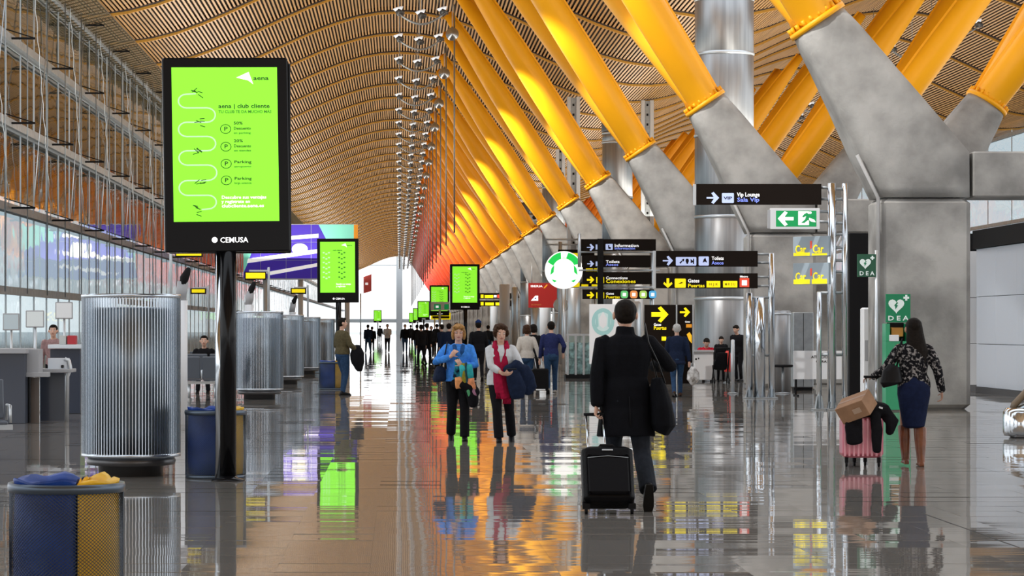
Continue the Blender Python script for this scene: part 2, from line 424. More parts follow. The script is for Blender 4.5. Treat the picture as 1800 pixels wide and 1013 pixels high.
for z in rows[1:]:
    h = .3
    r = MB(); r.box(.12, .30, 60, 556, z-.02, z+.14); r.box(.30, .34, 60, 556, z-.07, z+.18); r.build('rail', M_gal, wl)
for z in rows: MB().box(-.03, .03, 60, 556, z-.04, z+.04).build('transom', M_alu, wl)
r = MB(); r.box(-.08, .08, 60, 556, 0, .15); r.build('sill', M_gal, wl)
mul_me = MB().box(-.02, .03, -.032, .032, .1, 13.0).mesh('mullion', M_alu)
mul2 = MB().box(-.02, .02, -.032, .032, .1, 13.0).mesh('mullion', M_white)
for i in range(165): link('mullion', mul_me if i < 22 else mul2, wl, (0, 63+3*i, 0))
rod_me = MB().tube([(.45,0,2.6),(.45,0,13.0)], .02, 6).mesh('tie_rod', M_gal)
for i in range(34): link('tie_rod', rod_me, wl, (0, 61.5+4.5*i, 0))
br_me = MB().box(0, .95, -.05, .05, -.03, .03).tube([(0,0,.3),(.9,0,.02)], .018, 5).mesh('bracket', M_blackm)
for z in rows[2:]:
    for i in range(22): link('bracket', br_me, wl, (.1, 68+9*i, z+.05))
# twisted bracing cables between the rails
cb = MB(); cpts = []
for k in range(41):
    t = k/40; cpts.append((.55+.02*math.cos(t*60), 4.2*t, 12.7-7.6*t))
cb.tube(cpts, .013, 5); cb.tube([(.55, 4.2-4.2*t, 12.7-7.6*t) for t in (0, .5, 1)], .015, 5)
cable_me = cb.mesh('bracing_cable', M_alu)
for i in range(36): link('bracing_cable', cable_me, wl, (0, 62+9*i, 0))
# slanted clerestory mesh between the top rail and the roof, one panel per bay
cl = MB()
for i in range(26):
    t = i/26; t2 = t+.6/26; q = [(1.4*(1-u), -.02+.38*(1-u)) for u in (t, t2)]
    cl.box(0, 0, 0, 0, 0, 0)
    cl.v = cl.v[:-8]; cl.f = cl.f[:-6]; cl.mi = cl.mi[:-6]; cl.sm = cl.sm[:-6]
    z0 = EYE+11.13
    cl.add([(q[0][0], .1, z0+q[0][1]), (q[1][0], .1, z0+q[1][1]), (q[1][0], 8.9, z0+q[1][1]), (q[0][0], 8.9, z0+q[0][1])], [(0,1,2,3)])
for i in range(12): cl.tube([(0, .3+.75*i, EYE+11.1), (1.4, .3+.75*i, EYE+11.45)], .02, 4)
cl_me = cl.mesh('clerestory_mesh', mat('olive_mesh', (.13, .10, .05), .7))
for k in range(-2, NB): tag(link('clerestory_mesh', cl_me, wl, (0, RY0+9*k, 0)), kind='stuff')
# right curtain wall
wr = link('wall_right', None, None, (35.4, 0, 0)); tag(wr, kind='structure')
g = MB()
for i in range(60):
    y0 = 100+6*i
    for a, b in zip(rows, rows[1:]): g.box(-.012, .012, y0+.03, y0+5.97, a+.03, b-.03)
tag(g.build('pane_field', M_glass, wr), kind='stuff')
g = MB()
for z in rows: g.box(-.1, .1, 100, 460, z-.1, z+.1)
g.build('rail', M_gal, wr)
for i in range(60): link('mullion', mul_me, wr, (0, 100+6*i, 0))
# far end glazing
we = link('wall_far', None, None, (0, 556, 0)); tag(we, kind='structure')
g = MB()
g.box(-.7, .7, -.5, .1, 0, 17); g.box(-12, 36, -.3, .2, 2.6, 3.4); g.box(-12, 36, -.2, .2, 15, 15.2)
g.build('mullion', mat('far_mullion', (.55, .6, .63), .5), we)

# unseen wall added behind the camera to keep sky reflections out
wb = tag(MB().box(-12, 36, -166, -165, 0, 13.5).build('wall_sky_block', mat('sky_block', (.22, .20, .18), .8)), kind='structure')
tag(MB().box(4.355, 4.37, 10, 21.4, -.004, .0012).build('trim_floor_joint', mat('joint_black', (.01, .01, .01), .7)), kind='structure')
# ================================================================ things
class Draw:
    """flat print and panels on a plane facing the hall at depth Y, placed by the photograph's pixels"""
    def __init__(s, root, Y): s.root = root; s.Y = Y; s.L = Vector(root.location)
    def q(s, px, py): return (PX(px, s.Y)-s.L.x, PZ(py, s.Y)-s.L.z)
    def panel(s, name, x0, y0, x1, y1, m, th=.06, dy=0, c=.004, parent=None):
        a = s.q(x0, y1); b = s.q(x1, y0); y = s.Y-s.L.y+dy
        return MB().cbox(a[0], b[0], y, y+th, a[1], b[1], c).build(name, m, parent or s.root)
    def shape(s, name, pts, m, dy=-.003, th=.002, parent=None, label=None):
        p = [s.q(*v) for v in pts]
        o = MB().poly(p, th, Matrix.Translation((0, s.Y-s.L.y+dy, 0))).build(name, m, parent or s.root)
        if label: o['label'] = label
        return o
    def rect(s, name, x0, y0, x1, y1, m, r=0, **k):
        if r:
            pts = []
            for cx, cy, a0 in ((x1-r, y0+r, -90), (x1-r, y1-r, 0), (x0+r, y1-r, 90), (x0+r, y0+r, 180)):
                for t in (0, 30, 60, 90): a = math.radians(a0+t); pts.append((cx+r*math.cos(a), cy+r*math.sin(a)))
        else: pts = [(x0,y0),(x1,y0),(x1,y1),(x0,y1)]
        return s.shape(name, pts, m, **k)
    def arrow(s, cx, cy, r, ang, m, t=.26, name='arrow'):
        P_ = [(-1,-t/1.6),(.15,-t/1.6),(-.25,-.75),(.12,-.95),(1,0),(.12,.95),(-.25,.75),(.15,t/1.6),(-1,t/1.6)]
        c, q = math.cos(ang), math.sin(ang)
        return s.shape(name, [(cx+r*(x*c-y*q), cy+r*(x*q+y*c)) for x, y in P_], m)
    def text(s, txt, px, py, hpx, m, bold=True, align='LEFT', sx=1.0, dy=-.004, name='lettering', wpx=None, parent=None):
        p = s.q(px, py); size = hpx*s.Y/F/.7
        o = text(name, txt, size, m, parent or s.root, (p[0], s.Y-s.L.y+dy, p[1]), bold, align, sx=sx)
        if wpx:
            xs = [v.co.x for v in o.data.vertices]; w_ = max(xs)-min(xs)
            o.scale = (wpx*s.Y/F/w_, 1, 1)
        return o
M_scr = mat('green_screen', (.24, .84, .03), .4, emit=.88)
M_scrb = mat('black_bezel', (.004, .004, .005), .25, spec=.15)
M_ink = mat('dark_green_print', (.03, .10, .02), .6)
M_inkm = mat('mid_green_print', (.08, .33, .03), .6, emit=.1)
M_path = mat('pale_path_print', (.6, .95, .55), .6, emit=.5)
M_wh = mat('screen_white', (1, 1, 1), .5, emit=.9)
M_grnp = mat('green_sign', (.0, .22, .09), .45)
M_exit = mat('exit_green', (.0, .30, .08), .45, emit=.35)
# ---------------------------------------------------------------- green advertising totems
def totem(px, Y, label, variant, group=None, yaw=8, roll=.9):
    x = PX(px, Y); L = Vector((x, Y, 0))
    root = thing('advertising_totem', L, label, 'totem', group=group)
    MB().lathe([(.17,0),(.17,.012),(.10,.03),(.085,.05)], n=28).build('base_plate', M_black, root)
    MB().lathe([(.083,.02),(.083,2.9)], n=28).build('pole', M_black, root)
    if variant == 0: MB().lathe([(.05,.02),(.05,2.32)], c=(-.085,.04,0), n=20).build('pole_highlight', M_chrome, root)  # chrome tube imitates the highlight down the pole's left side
    s = 173.8; cx, cy = 397.0, 273.0    # pixel units of the nearest totem's face
    def u(a, b): return ((a-cx)/s, (cy-b)/s)
    ctr = Vector((-.02, -.02, EYE+(576-273)/s))
    for k, nm in enumerate(('display', 'rear_display')):
        yy = 0 if k == 0 else .55
        b = MB(); b.cbox(-.632, .632, -.07, .07, -.978, .978, .012)
        d = b.build(nm, M_scrb, root, ctr+Vector((0, yy, 0)), (0, math.radians(-roll if k == 0 else -.3), math.radians(yaw if k == 0 else 2)))
        if k: 
            MB().box(-.5, .5, -.5, -.05, -.06, .06).build('bracket', M_scrb, d); MB().box(-.3, .3, -.5, -.05, .6, .7).build('bracket', M_scrb, d); continue
        def rect(n, a, b_, c, e_, m, dy=-.0735, th=.002):
            p = u(a, e_); q = u(c, b_); return MB().box(p[0], q[0], dy, dy+th, p[1], q[1]).build(n, m, d)
        def poly(n, pts, m, dy=-.0745): return MB().poly([u(*v) for v in pts], .001, Matrix.Translation((0, dy, 0))).build(n, m, d)
        def txt(t, a, b_, w, h, m, align='LEFT', n='lettering', bold=True):
            p = u(a, b_); o = text(n, t, h/s/.7, m, d, (p[0], -.075, p[1]), bold, 'LEFT')
            xs = [v.co.x for v in o.data.vertices]; o.scale = (w/s/(max(xs)-min(xs)), 1, 1); return o
        rect('screen', 303, 120, 488, 390, M_scr)
        txt('\u25cf CEMUSA', 368, 423, 64, 9, M_wh)
        poly('logo_arrowhead', [(416,138),(438,128),(446,150),(437,143)], M_wh)
        txt('aena', 446, 139, 27, 7, M_ink)
        if variant == 0:
            pts = []
            # winding route line
            L_, R_ = 328, 364; ys = [168, 192, 217, 242, 267, 292, 319, 345, 369]
            pts.append((345, 166))
            for i in range(8):
                left = (i % 2 == 0); c0 = (L_ if left else R_); ya, yb = ys[i]-1, ys[i+1]-1; r = (yb-ya)/2; mid = (ya+yb)/2
                for t in range(0, 181, 20):
                    a = math.radians(t); pts.append((c0+(-1 if left else 1)*r*1.15*math.sin(a), mid-r*math.cos(a)))
            pts.append((352, 369))
            MB().tube([(u(*p)[0], -.0745, u(*p)[1]) for p in pts], [(.0012, .0085)]*len(pts), 6, side=(0,1,0)).build('route_line', M_path, d)
            ic = random.Random(4)
            for (a, b_) in ((348,166),(349,217),(350,268),(350,319),(349,369)):
                m_ = MB()
                for k2 in range(5):
                    ox, oy = ic.uniform(-8, 8), ic.uniform(-7, 7); p = u(a+ox, b_+oy)
                    m_.tube([(p[0]-.025, -.075, p[1]+ic.uniform(-.03,.03)), (p[0]+.025, -.075, p[1]+ic.uniform(-.03,.03))], .004, 4)
                m_.build('pictogram', M_ink, d)
            txt('aena | club cliente', 384, 188, 90, 7, M_ink)
            txt('TU CLUB TE DA MUCHO M\u00c1S', 384, 198, 93, 5, M_inkm)
            for i, (yy2, a, b_, c) in enumerate(((228,'50%','Descuento','en parking'),(259,'20%','Descuento','en tiendas'),(289,'','Parking','aeropuerto'),(318,'','Parking','larga estancia'))):
                p = u(396, yy2); m_ = MB()
                cp = [(p[0]+.052*math.cos(t*PI/10), -.075, p[1]+.045*math.sin(t*PI/10)) for t in range(20)]
                m_.tube(cp, .0035, 4, closed=True); m_.build('ring', M_ink, d)
                txt('P', 393, yy2, 6, 7, M_ink)
                if a: txt(a, 410, yy2-10, 16, 5, M_ink)
                txt(b_, 410, yy2-1 if a else yy2-3, 30, 5, M_ink); txt(c, 410, yy2+7 if a else yy2+5, 30, 3.5, M_inkm)
            for i, (t, w_) in enumerate((('Descubre sus ventajas',78),('y reg\u00edstrate en',50),('clubcliente.aena.es',74))): txt(t, 387, 348+i*7.5, w_, 5.5, M_wh)
        else:
            for i in range(6):
                for j in range(2):
                    a = 322+j*82; b_ = 178+i*26
                    m_ = MB()
                    for k2 in range(3): q = u(a+k2*14, b_+(k2 % 2)*7); m_.box(q[0]-.03, q[0]+.03, -.075, -.074, q[1]-.02, q[1]+.02)
                    m_.build('pictogram', (M_path, M_inkm)[j], d)
            txt('club cliente', 370, 165, 50, 7, M_ink)
            for i, (t, w_) in enumerate((('Descubre sus ventajas',78),('y reg\u00edstrate',50))): txt(t, 387, 345+i*12, w_, 9, M_wh)
    return root
totem(401, 25.9, 'large green advertising screen on a black pole beside the second blue and yellow bin', 0)
totem(595, 78.4, 'green advertising screen on a pole behind the man in the olive jumper', 1, yaw=3, roll=.3)
totem(818, 110, 'green advertising screen on a pole above the two walking women', 1, yaw=2, roll=0)
totem(773, 165, 'green advertising screen above a small white and green sign', 1, yaw=2, roll=0)
totem(745, 262, 'distant green screen just left of the screen with the white and green sign', 1, yaw=0, roll=0)
totem(734, 360, 'tiny distant green screen overlapping the edge of the red struts', 1, yaw=0, roll=0)
totem(725, 470, 'smallest green screen, nearest the bright far end', 1, yaw=0, roll=0)
totem(664, 400, 'tiny green screen left of the bright far window', 1, yaw=0, roll=0)
# ---------------------------------------------------------------- recycling bins
M_blue = mat('blue_liner', (.006, .05, .30), .5, noise_amt=.25, nscale=5, bump=.4, bscale=9)
M_yll = mat('yellow_liner', (.85, .50, .01), .45, noise_amt=.12, nscale=5, bump=.4, bscale=9)
M_rim = mat('rim_steel', (.10, .13, .17), .35, .7)
M_mesh = mat('mesh_steel', (.07, .09, .12), .5, .5)
def bin_(px, Y, label, seed):
    r = .31; h = .70; root = thing('recycling_bin', (PX(px, Y), Y, 0), label, 'bin', group='blue and yellow mesh bins')
    MB().lathe([(r-.01,0),(r+.004,.0),(r+.006,.03),(r-.01,.035)], n=48).build('base', M_rim, root)
    MB().lathe([(r-.012,h-.05),(r+.008,h-.05),(r+.012,h-.02),(r+.008,h),(r-.012,h),(r-.012,h-.05)], n=48, caps=False).build('rim', M_rim, root)
    for i in range(2):
        a = i*PI; MB().box(-.012, .012, -.004, .004, .02, h-.04).build('upright', M_rim, root, (r*math.cos(a), r*math.sin(a), 0), (0, 0, a+PI/2))
    m = MB(); nh = 84; step = 15
    for dr in (-1, 1):
        for i in range(nh):
            pts = []
            for k in range(step+1):
                a = 2*PI*i/nh+dr*k/step*(h-.06)/.31*1.2; pts.append((r*math.cos(a), r*math.sin(a), .02+(h-.07)*k/step))
            m.tube(pts, .0019, 3, smooth=False)
    tag(m.build('wire_mesh', M_mesh, root), kind='stuff')
    rd = random.Random(seed)
    # liners: two half drums, crumpled over the rim at the top
    split = .085
    for nm, m_, x0, x1, lab in (('blue_liner', M_blue, -1, split, 'blue liner bag'), ('yellow_liner', M_yll, split+.012, 1, 'yellow liner bag')):
        rr = []; R = r-.02
        n = 40
        def outline(z, grow, amp):
            pts = []
            for i in range(n):
                a = 2*PI*i/n; x = (R+grow)*math.cos(a); y = (R+grow)*math.sin(a)
                xl, xh = (-9, split) if nm == 'blue_liner' else (split+.012, 9)
                x = min(max(x, xl), xh)
                w = noise.noise(Vector((x*9+seed, y*9, z*7)))*amp
                l = math.hypot(x, y) or 1
                pts.append((x+x/l*w*.5, y+y/l*w*.5, z+(w if z > .6 else 0)))
            return pts
        zs = [(.04,-.01,0),(.2,0,.012),(.4,0,.015),(.62,-.004,.02),(h-.02,-.012,.03),(h+.008,.0,.03),(h+.022,.004,.036),(h+.020,-.03,.036),(h-.01,-.07,.03),(h-.12,-.10,.02)]
        for z, g_, am in zs: rr.append(outline(z, g_, am))
        o = MB().rings(rr, smooth=True).build(nm, m_, root); o['label'] = lab
    return root
bin_(117, 14.06, 'nearest blue and yellow wire mesh recycling bin, cut by the bottom edge', 1)
bin_(379, 26.45, 'blue and yellow wire mesh recycling bin behind the pole of the large screen', 5)
bin_(583, 64, 'small distant blue bin behind the man in the olive jumper', 9)
# ---------------------------------------------------------------- steel air diffuser drums
M_drum = mat('drum_steel', (.22, .27, .32), .3, .85, noise_amt=.2, nscale=5, stretch=(2, 2, .2))
M_fin = mat('fin_steel', (.62, .68, .74), .25, .9)
M_drumb = mat('drum_base', (.12, .12, .125), .35, .6)
dp = {}
def drum(px, Y, label, group='steel air diffuser drums', X=None):
    root = thing('air_diffuser_drum', (X if X is not None else PX(px, Y), Y, 0), label, 'air diffuser', group=group)
    if not dp:
        dp['base'] = MB().lathe([(.34,0),(.34,.10),(.46,.115),(.47,.16),(.44,.2)], n=48).mesh('base', M_drumb)
        dp['lower_ring'] = MB().lathe([(.47,.2),(.52,.2),(.52,.235),(.47,.235),(.47,.2)], n=64, caps=False).mesh('lower_ring', M_fin)
        dp['upper_ring'] = MB().lathe([(.49,1.86),(.522,1.86),(.522,1.9),(.49,1.9),(.49,1.86)], n=64, caps=False).mesh('upper_ring', M_fin)
        dp['inner_drum'] = MB().lathe([(.42,.2),(.42,1.74),(.40,1.76),(0.05,1.77)], n=48).mesh('inner_drum', M_drum)
        m = MB()
        for i in range(96):
            a = 2*PI*i/96; m.box(-.0035, .0035, -.012, .012, .22, 1.88, M=Matrix.Rotation(a, 4, 'Z') @ Matrix.Translation((.508, 0, 0)) @ Matrix.Rotation(PI/2, 4, 'Z'))
        dp['fin'] = m.mesh('fin', M_fin)
    for k, me in dp.items():
        o = link(k if k != 'fin' else 'fin_screen', me, root)
        if k == 'fin': tag(o, kind='stuff')
    return root
drum(230.5, 26.9, 'nearest slatted steel drum, behind the nearest bin', None)
drum(456, 55.5, 'slatted steel drum just right of the big screen pole')
drum(0, 70, 'third slatted steel drum from the front', X=-3.13)
drum(0, 85, 'fourth slatted steel drum from the front', X=-3.14)
drum(0, 103, 'fifth and farthest slatted steel drum, left of the man in the olive jumper', X=-3.12)
# ---------------------------------------------------------------- check-in counters, left edge
M_navy = mat('navy_panel', (.035, .045, .07), .35, coat=.2)
M_grey = mat('grey_console', (.40, .41, .43), .5)
M_tint = mat('bronze_panel', (.16, .13, .11), .3)
def px_box(mb, x0, y0, x1, y1, Y, th, L, c=.006, mi=0):
    mb.cbox(PX(x0, Y)-L.x, PX(x1, Y)-L.x, Y-L.y, Y+th-L.y, PZ(y1, Y)-L.z, PZ(y0, Y)-L.z, c, mi); return mb
def counter(name, label, L, parts):
    root = thing(name, L, label, 'counter')
    for nm, m, boxes in parts:
        b = MB()
        for (x0, y0, x1, y1, Y, th) in boxes: px_box(b, x0, y0, x1, y1, Y, th, L)
        b.build(nm, m, root)
    return root
L = Vector((PX(20, 41.3), 41.3, 0))
c1 = counter('check_in_counter', 'dark counter with a grey console box at the left edge of the photo', L, [
    ('body', M_navy, [(-40, 622, 44, 745, 41.3, .8)]), ('worktop', M_grey, [(-44, 613, 46, 622, 41.2, 1.0)]),
    ('console', M_grey, [(45, 614, 68, 662, 41.5, .5)]), ('console_foot', M_black, [(47, 662, 53, 744.5, 41.6, .05)]),
    ('side_panel', M_tint, [(54, 664, 69, 744, 41.9, .05)]), ('shelf', M_grey, [(45, 655, 84, 663, 41.45, .3)])])
L = Vector((PX(100, 42.5), 42.5, 0))
c2 = counter('check_in_counter', 'counter with a pale reading console on a bent steel frame', L, [
    ('body', M_navy, [(70, 656, 114, 742, 42.5, .5)]), ('console', M_whitep, [(84, 630, 118, 652, 42.2, .35)]), ('reader', M_black, [(107, 642, 112, 647, 42.16, .04)]),
    ('shelf', M_grey, [(66, 649, 126, 655, 42.1, .6)])])
fr = MB(); fr.tube([(PX(118,42.5)-L.x,-.3,PZ(631,42.5)),(PX(125,42.5)-L.x,-.3,PZ(634,42.5)),(PX(128,42.5)-L.x,-.3,PZ(648,42.5)),(PX(122,42.5)-L.x,-.28,PZ(662,42.5)),(PX(121,42.5)-L.x,-.25,.0)], .035, 10); fr.build('frame', M_alu, c2)
L = Vector((PX(120, 46), 46, 0))
c3 = counter('check_in_counter', 'dark counter with a white top behind the reading console, left of the nearest drum', L, [
    ('body', M_navy, [(88, 614, 141, 727.5, 46, .7)]), ('worktop', M_whitep, [(84, 606, 143, 613, 45.9, .9)])])
for i, (x0, x1, y0, c, lb) in enumerate(((104, 116, 590, (.5,.52,.5), 'white and brown box on the white counter top'), (118, 133, 590, (.45,.03,.04), 'red box on the white counter top'))):
    o = MB().cbox(PX(x0,46.2), PX(x1,46.2), 46.2, 46.45, PZ(606,46.2), PZ(y0,46.2), .01).build('box', mat('box_%d' % i, c, .5)); tag(o, lb, 'box')
for i, (px, py) in enumerate(((62, 560), (113, 545), (20, 565))):
    Y = 47+i*3; root = thing('monitor_stand', (PX(px, Y), Y, 0), ['white flat monitor on a thin post, behind the leftmost counters', 'pale monitor on a thin post left of the nearest drum', 'grey monitor on a post at the left edge of the photo'][i], 'monitor')
    MB().tube([(0,0,0),(0,0,PZ(py,Y))], .025, 8).lathe([(.14,0),(.14,.02)], n=16).build('post', M_alu, root)
    MB().cbox(-.17, .17, -.05, -.01, PZ(py+16,Y), PZ(py-14,Y), .01).build('monitor', M_grey, root)
    MB().box(-.15, .15, -.053, -.05, PZ(py+14,Y), PZ(py-12,Y)).build('screen', mat('monitor_face_%d' % i, [(.7,.75,.75),(.75,.78,.8),(.5,.6,.65)][i], .3, emit=.15), root)
# ---------------------------------------------------------------- waiting seats
M_seat = mat('grey_seat', (.10, .12, .15), .4)
def beam_seat(x, y, n, label, rz=0, group='beam seats'):
    root = thing('beam_seat', (x, y, 0), label, 'bench', rz=rz, group=group); w = .58
    MB().box(-n*w/2-.05, n*w/2+.05, .18, .26, .34, .40).build('beam', M_alu, root)
    for i in range(n):
        cx = (i-(n-1)/2)*w
        MB().cbox(cx-.26, cx+.26, -.08, .42, .41, .45, .012).build('seat', M_seat, root)
        MB().cbox(cx-.26, cx+.26, -.03, .03, 0, .48, .012).build('backrest', M_seat, root, (0, .44, .46), (math.radians(-12), 0, 0))
    for i in range(n+1):
        cx = (i-n/2)*w
        MB().tube([(cx,-.02,.43),(cx,-.02,.63),(cx,.4,.63),(cx,.44,.45)], .018, 6).build('armrest', M_alu, root)
    for sx_ in (-1, 1):
        cx = sx_*(n*w/2-.3); MB().tube([(cx,.22,.36),(cx,.22,.03)], .03, 8).box(cx-.03, cx+.03, -.1, .5, 0, .035).build('leg', M_alu, root)
    return root
beam_seat(PX(-14, 30.5), 30.0, 1, 'grey metal bench seat with steel armrest cut by the left edge', rz=.25)
beam_seat(PX(357, 55), 55, 2, 'dark grey bench seats seen from behind, left of the big screen pole', rz=PI)
beam_seat(PX(345, 60), 60.5, 3, 'dark bench seats one row behind, with a seated person', rz=PI)
beam_seat(PX(352, 66), 66.5, 3, 'dark bench seats in the third row behind the big screen pole', rz=PI)
# ---------------------------------------------------------------- purple banner, posts, gate number signs
M_purple = mat('purple_print', (.065, .03, .52), .4, emit=.25)
M_teal = mat('teal_print', (.25, .82, .66), .4, emit=.3)
M_org = mat('orange_print', (.9, .35, .02), .4, emit=.2)
YB = 146
root = thing('hanging_banner', (PX(528, YB), YB, 0), 'huge purple and teal advertising banner behind the second green screen', 'banner')
D = Draw(root, YB)
D.panel('backing', 428, 394, 628, 492, M_alu, .12)
cols = [428, 458, 503, 547, 590, 628]; rws = [395, 426, 458, 490]
for i in range(5):
    for j in range(3):
        D.panel('panel', cols[i]+.4, rws[j]+.3, cols[i+1]-.4, rws[j+1]-.3, M_purple, .03, dy=-.04)
def bshape(n, pts, m, dy): D.shape(n, pts, m, dy=dy, th=.004)
bshape('teal_corner', [(560,395),(624,395),(624,440),(575,424)], M_teal, -.05)
bshape('teal_corner', [(428,428),(448,428),(436,462),(428,480)], M_teal, -.05)
bshape('orange_edge', [(622,395),(629,395),(629,440),(622,430)], M_org, -.055)
bshape('white_stripe', [(440,421),(560,411),(560,418),(436,427)], M_wprint, -.06)
bshape('white_stripe', [(436,455),(560,438),(560,445),(434,463)], M_wprint, -.06)
bshape('white_stripe', [(466,479),(562,462),(562,468),(474,484)], M_wprint, -.06)
bshape('white_disc', [(527+14*math.cos(t*PI/9), 438+10*math.sin(t*PI/9)) for t in range(18)], M_wprint, -.065)
for px in (467, 528, 610):
    MB().lathe([(.15,0),(.15,4.4)], n=16, c=(PX(px,YB)-root.location.x, .25, 0)).build('post', M_white, root)
gs = 0
for px0, px1, py0, py1, Y, pp in ((430,468,479,490,60,472),(511,538,507.5,515,88,541),(335,362,508,515,88,366),(308,356,443,450,50,300)):
    gs += 1
    root = thing('gate_number_sign', (PX(pp, Y), Y, 0), ['small yellow gate sign on a post just right of the big screen pole','tiny yellow gate sign under the purple banner','tiny yellow gate sign left of the big screen pole','small yellow gate sign under the big screen'][gs-1], 'sign', group='yellow gate number signs')
    D = Draw(root, Y); D.panel('panel', px0, py0-1, px1, py1+2, M_blackm, .08)
    D.rect('face', px0+2, py0+.8, px1-2, py1-.3, M_yel, dy=-.004, th=.003)
    MB().tube([(0,.05,0),(0,.05,PZ(py0,Y)+.1),(-.001,.05,PZ(py0,Y)+.12)], .03, 8).box(PX(px0,Y)-root.location.x+.1, 0, .03, .07, PZ(py0,Y)+.02, PZ(py0,Y)+.06).build('post', M_alu, root)
for i, (px, py, Y) in enumerate(((438, 508, 58), (516, 529, 80), (314, 488, 40), (609, 488, 120))):
    if i == 3: continue
    root = thing('information_phone', (PX(px-4, Y), Y+.9, 0), ['black handset on a pale stand above the second drum','black handset on a pale stand above the third drum','black handset on a pale stand left of the big screen'][i], 'phone stand')
    z = PZ(py, Y)
    MB().tube([(0,0,0),(0,0,z-.35)], .10, 12).build('stand', M_white, root)
    MB().tube([(-.02,0,z-.36),(.03,0,z-.05)], .09, 10).build('neck', M_grey, root)
    MB().tube([(.02,-.03,z-.12),(.05,-.04,z),(.11,-.03,z+.13)], [.05,.075,.05], 10, rcap=1).build('handset', M_blackm, root)
# ---------------------------------------------------------------- right hand furniture
# big round ducts
def duct(px, Y, r, ztop, label, cap):
    root = thing('air_duct', (PX(px, Y), Y, 0), label, 'duct', kind='structure')
    zz = [0, 2.4, 4.8, 7.2, 9.6, ztop]
    zz = [z for z in zz if z < ztop]+[ztop]
    for a, b in zip(zz, zz[1:]):
        MB().lathe([(r-.02,a),(r,a+.03),(r,b-.03),(r-.02,b)], n=40).build('duct_section', M_duct, root)
        MB().lathe([(r+.004,b-.05),(r+.025,b-.03),(r+.025,b+.03),(r+.004,b+.05)], n=40, caps=False).build('clamp_ring', M_alu, root)
    if cap:
        MB().lathe([(r*.98,ztop),(r*1.05,ztop+.1),(r*1.05,ztop+.75),(r*.95,ztop+.9)], n=32).build('cap', M_drumb, root)
        b = MB().cbox(-.1, .75, -r-.35, -r+.1, ztop-.4, ztop-.02, .03).build('nozzle_box', M_duct, root)
        MB().lathe([(.15,-.02),(.15,.03),(.1,.03)], n=16, axis='y', c=(.33,-r-.37,ztop-.2)).build('nozzle', M_blackm, root)
    return root
duct(1273, 75.5, .865, 11.2, 'tall near brushed steel duct behind the stacked direction signs', False)
duct(1085, 111.5, .66, 10.0, 'steel duct with a dark cap behind the third yellow strut', True)
duct(972, 147.5, .62, 9.6, 'smaller steel duct with a cap behind the fifth strut', True)
duct(930, 183.5, .62, 9.6, 'farthest steel duct with a cap behind the sixth strut', True)
for i, (px, Y, w_, y0, lb) in enumerate(((1008, 130, .72, 170, 'perforated vertical steel mast left of the capped duct'), (1138, 130, .7, 176, 'perforated vertical steel mast right of the capped duct'), (985, 150, .55, 262, 'perforated vertical steel mast beside the smaller capped duct'))):
    root = thing('service_mast', (PX(px, Y), Y, 0), lb, 'mast', kind='structure'); h = PZ(y0, Y)
    for sx_ in (-1, 1): MB().cbox(sx_*w_*.32-.1, sx_*w_*.32+.1, -.1, .1, 0, h, .02).build('rail', M_alu, root)
    MB().box(-w_*.2, w_*.2, -.02, .06, 0, h-.05).build('web', M_gal, root)
    m = MB()
    for k in range(int(h/.5)): m.box(-.05, .05, -.03, -.02, .3+k*.5, .42+k*.5)
    tag(m.build('slots', M_blackm, root), kind='stuff')
# steel tube masts carrying signs -----------------------------------------------------------
def mast(posts, ties, Y, root):
    L = Vector(root.location)
    for px, y0, r in posts:
        h = PZ(y0, Y); x = PX(px, Y)-L.x
        MB().lathe([(r,0.03),(r,h-.01),(r*.8,h)], n=18, c=(x, 0, 0)).build('post', M_chrome, root)
        b = MB().cbox(x-.13, x+.13, -.13, .13, 0, .025, .004)
        for a in (0, 90): b.poly([(-.11,.02),(.11,.02),(.06,.26),(-.06,.26)], .012, Matrix.Translation((x,0,0)) @ Matrix.Rotation(math.radians(a+45), 4, 'Z') @ Matrix.Translation((0,-.006,0)))
        b.build('foot_bracket', M_gal, root)
    for x0, x1, y in ties:
        MB().tube([(PX(x0,Y)-L.x,0,PZ(y,Y)),(PX(x1,Y)-L.x,0,PZ(y,Y))], .028, 8).build('tie_bar', M_gal, root)
# near mast with the lounge sign
Y = 48.2
root = thing('sign_mast', (PX(1462, Y), Y, 0), 'near steel tube mast carrying the lounge sign, left of the big concrete pier', 'sign mast')
mast([(1440, 513, .05), (1462, 322, .085), (1485, 322, .058)], [(1462,1487,332),(1462,1487,350),(1462,1487,375),(1462,1487,392),(1462,1487,412),(1462,1487,435),(1462,1487,458),(1462,1487,478),(1438,1487,515),(1438,1487,624)]
     + [(1443,1465,330),(1443,1465,350),(1438,1465,372),(1438,1465,390),(1455,1465,420),(1455,1465,470)], Y, root)
def sign_root(name, x, Yp, lb, cat='sign'): return thing(name, (PX(x, Yp), Yp, 0), lb, cat)
s1 = sign_root('direction_sign', 1333, Y-.1, 'black Vip Lounge direction sign on the near steel mast'); D = Draw(s1, Y-.1)
D.panel('panel', 1224, 323.5, 1444, 360, M_dark, .08)
D.panel('end_cap', 1219, 324, 1224, 361, M_alu, .08)
D.arrow(1253, 348, 11, 0, M_lilac, t=.22)
D.rect('icon', 1269, 339.5, 1290, 357, M_lilac, r=1.5)
D.text('VIP', 1272, 348.5, 5, M_dark, wpx=15, dy=-.006)
D.text('Vip Lounge', 1295.5, 342.5, 7, M_wprint, wpx=40)
D.text('Sala Vip', 1295.5, 351.5, 7, mat('blue_lettering', (.25,.33,1), .5, emit=.4), wpx=39)
s2 = sign_root('emergency_exit_sign', 1396, Y-.25, 'green emergency exit sign with arrow and running figure in a white frame'); D = Draw(s2, Y-.25)
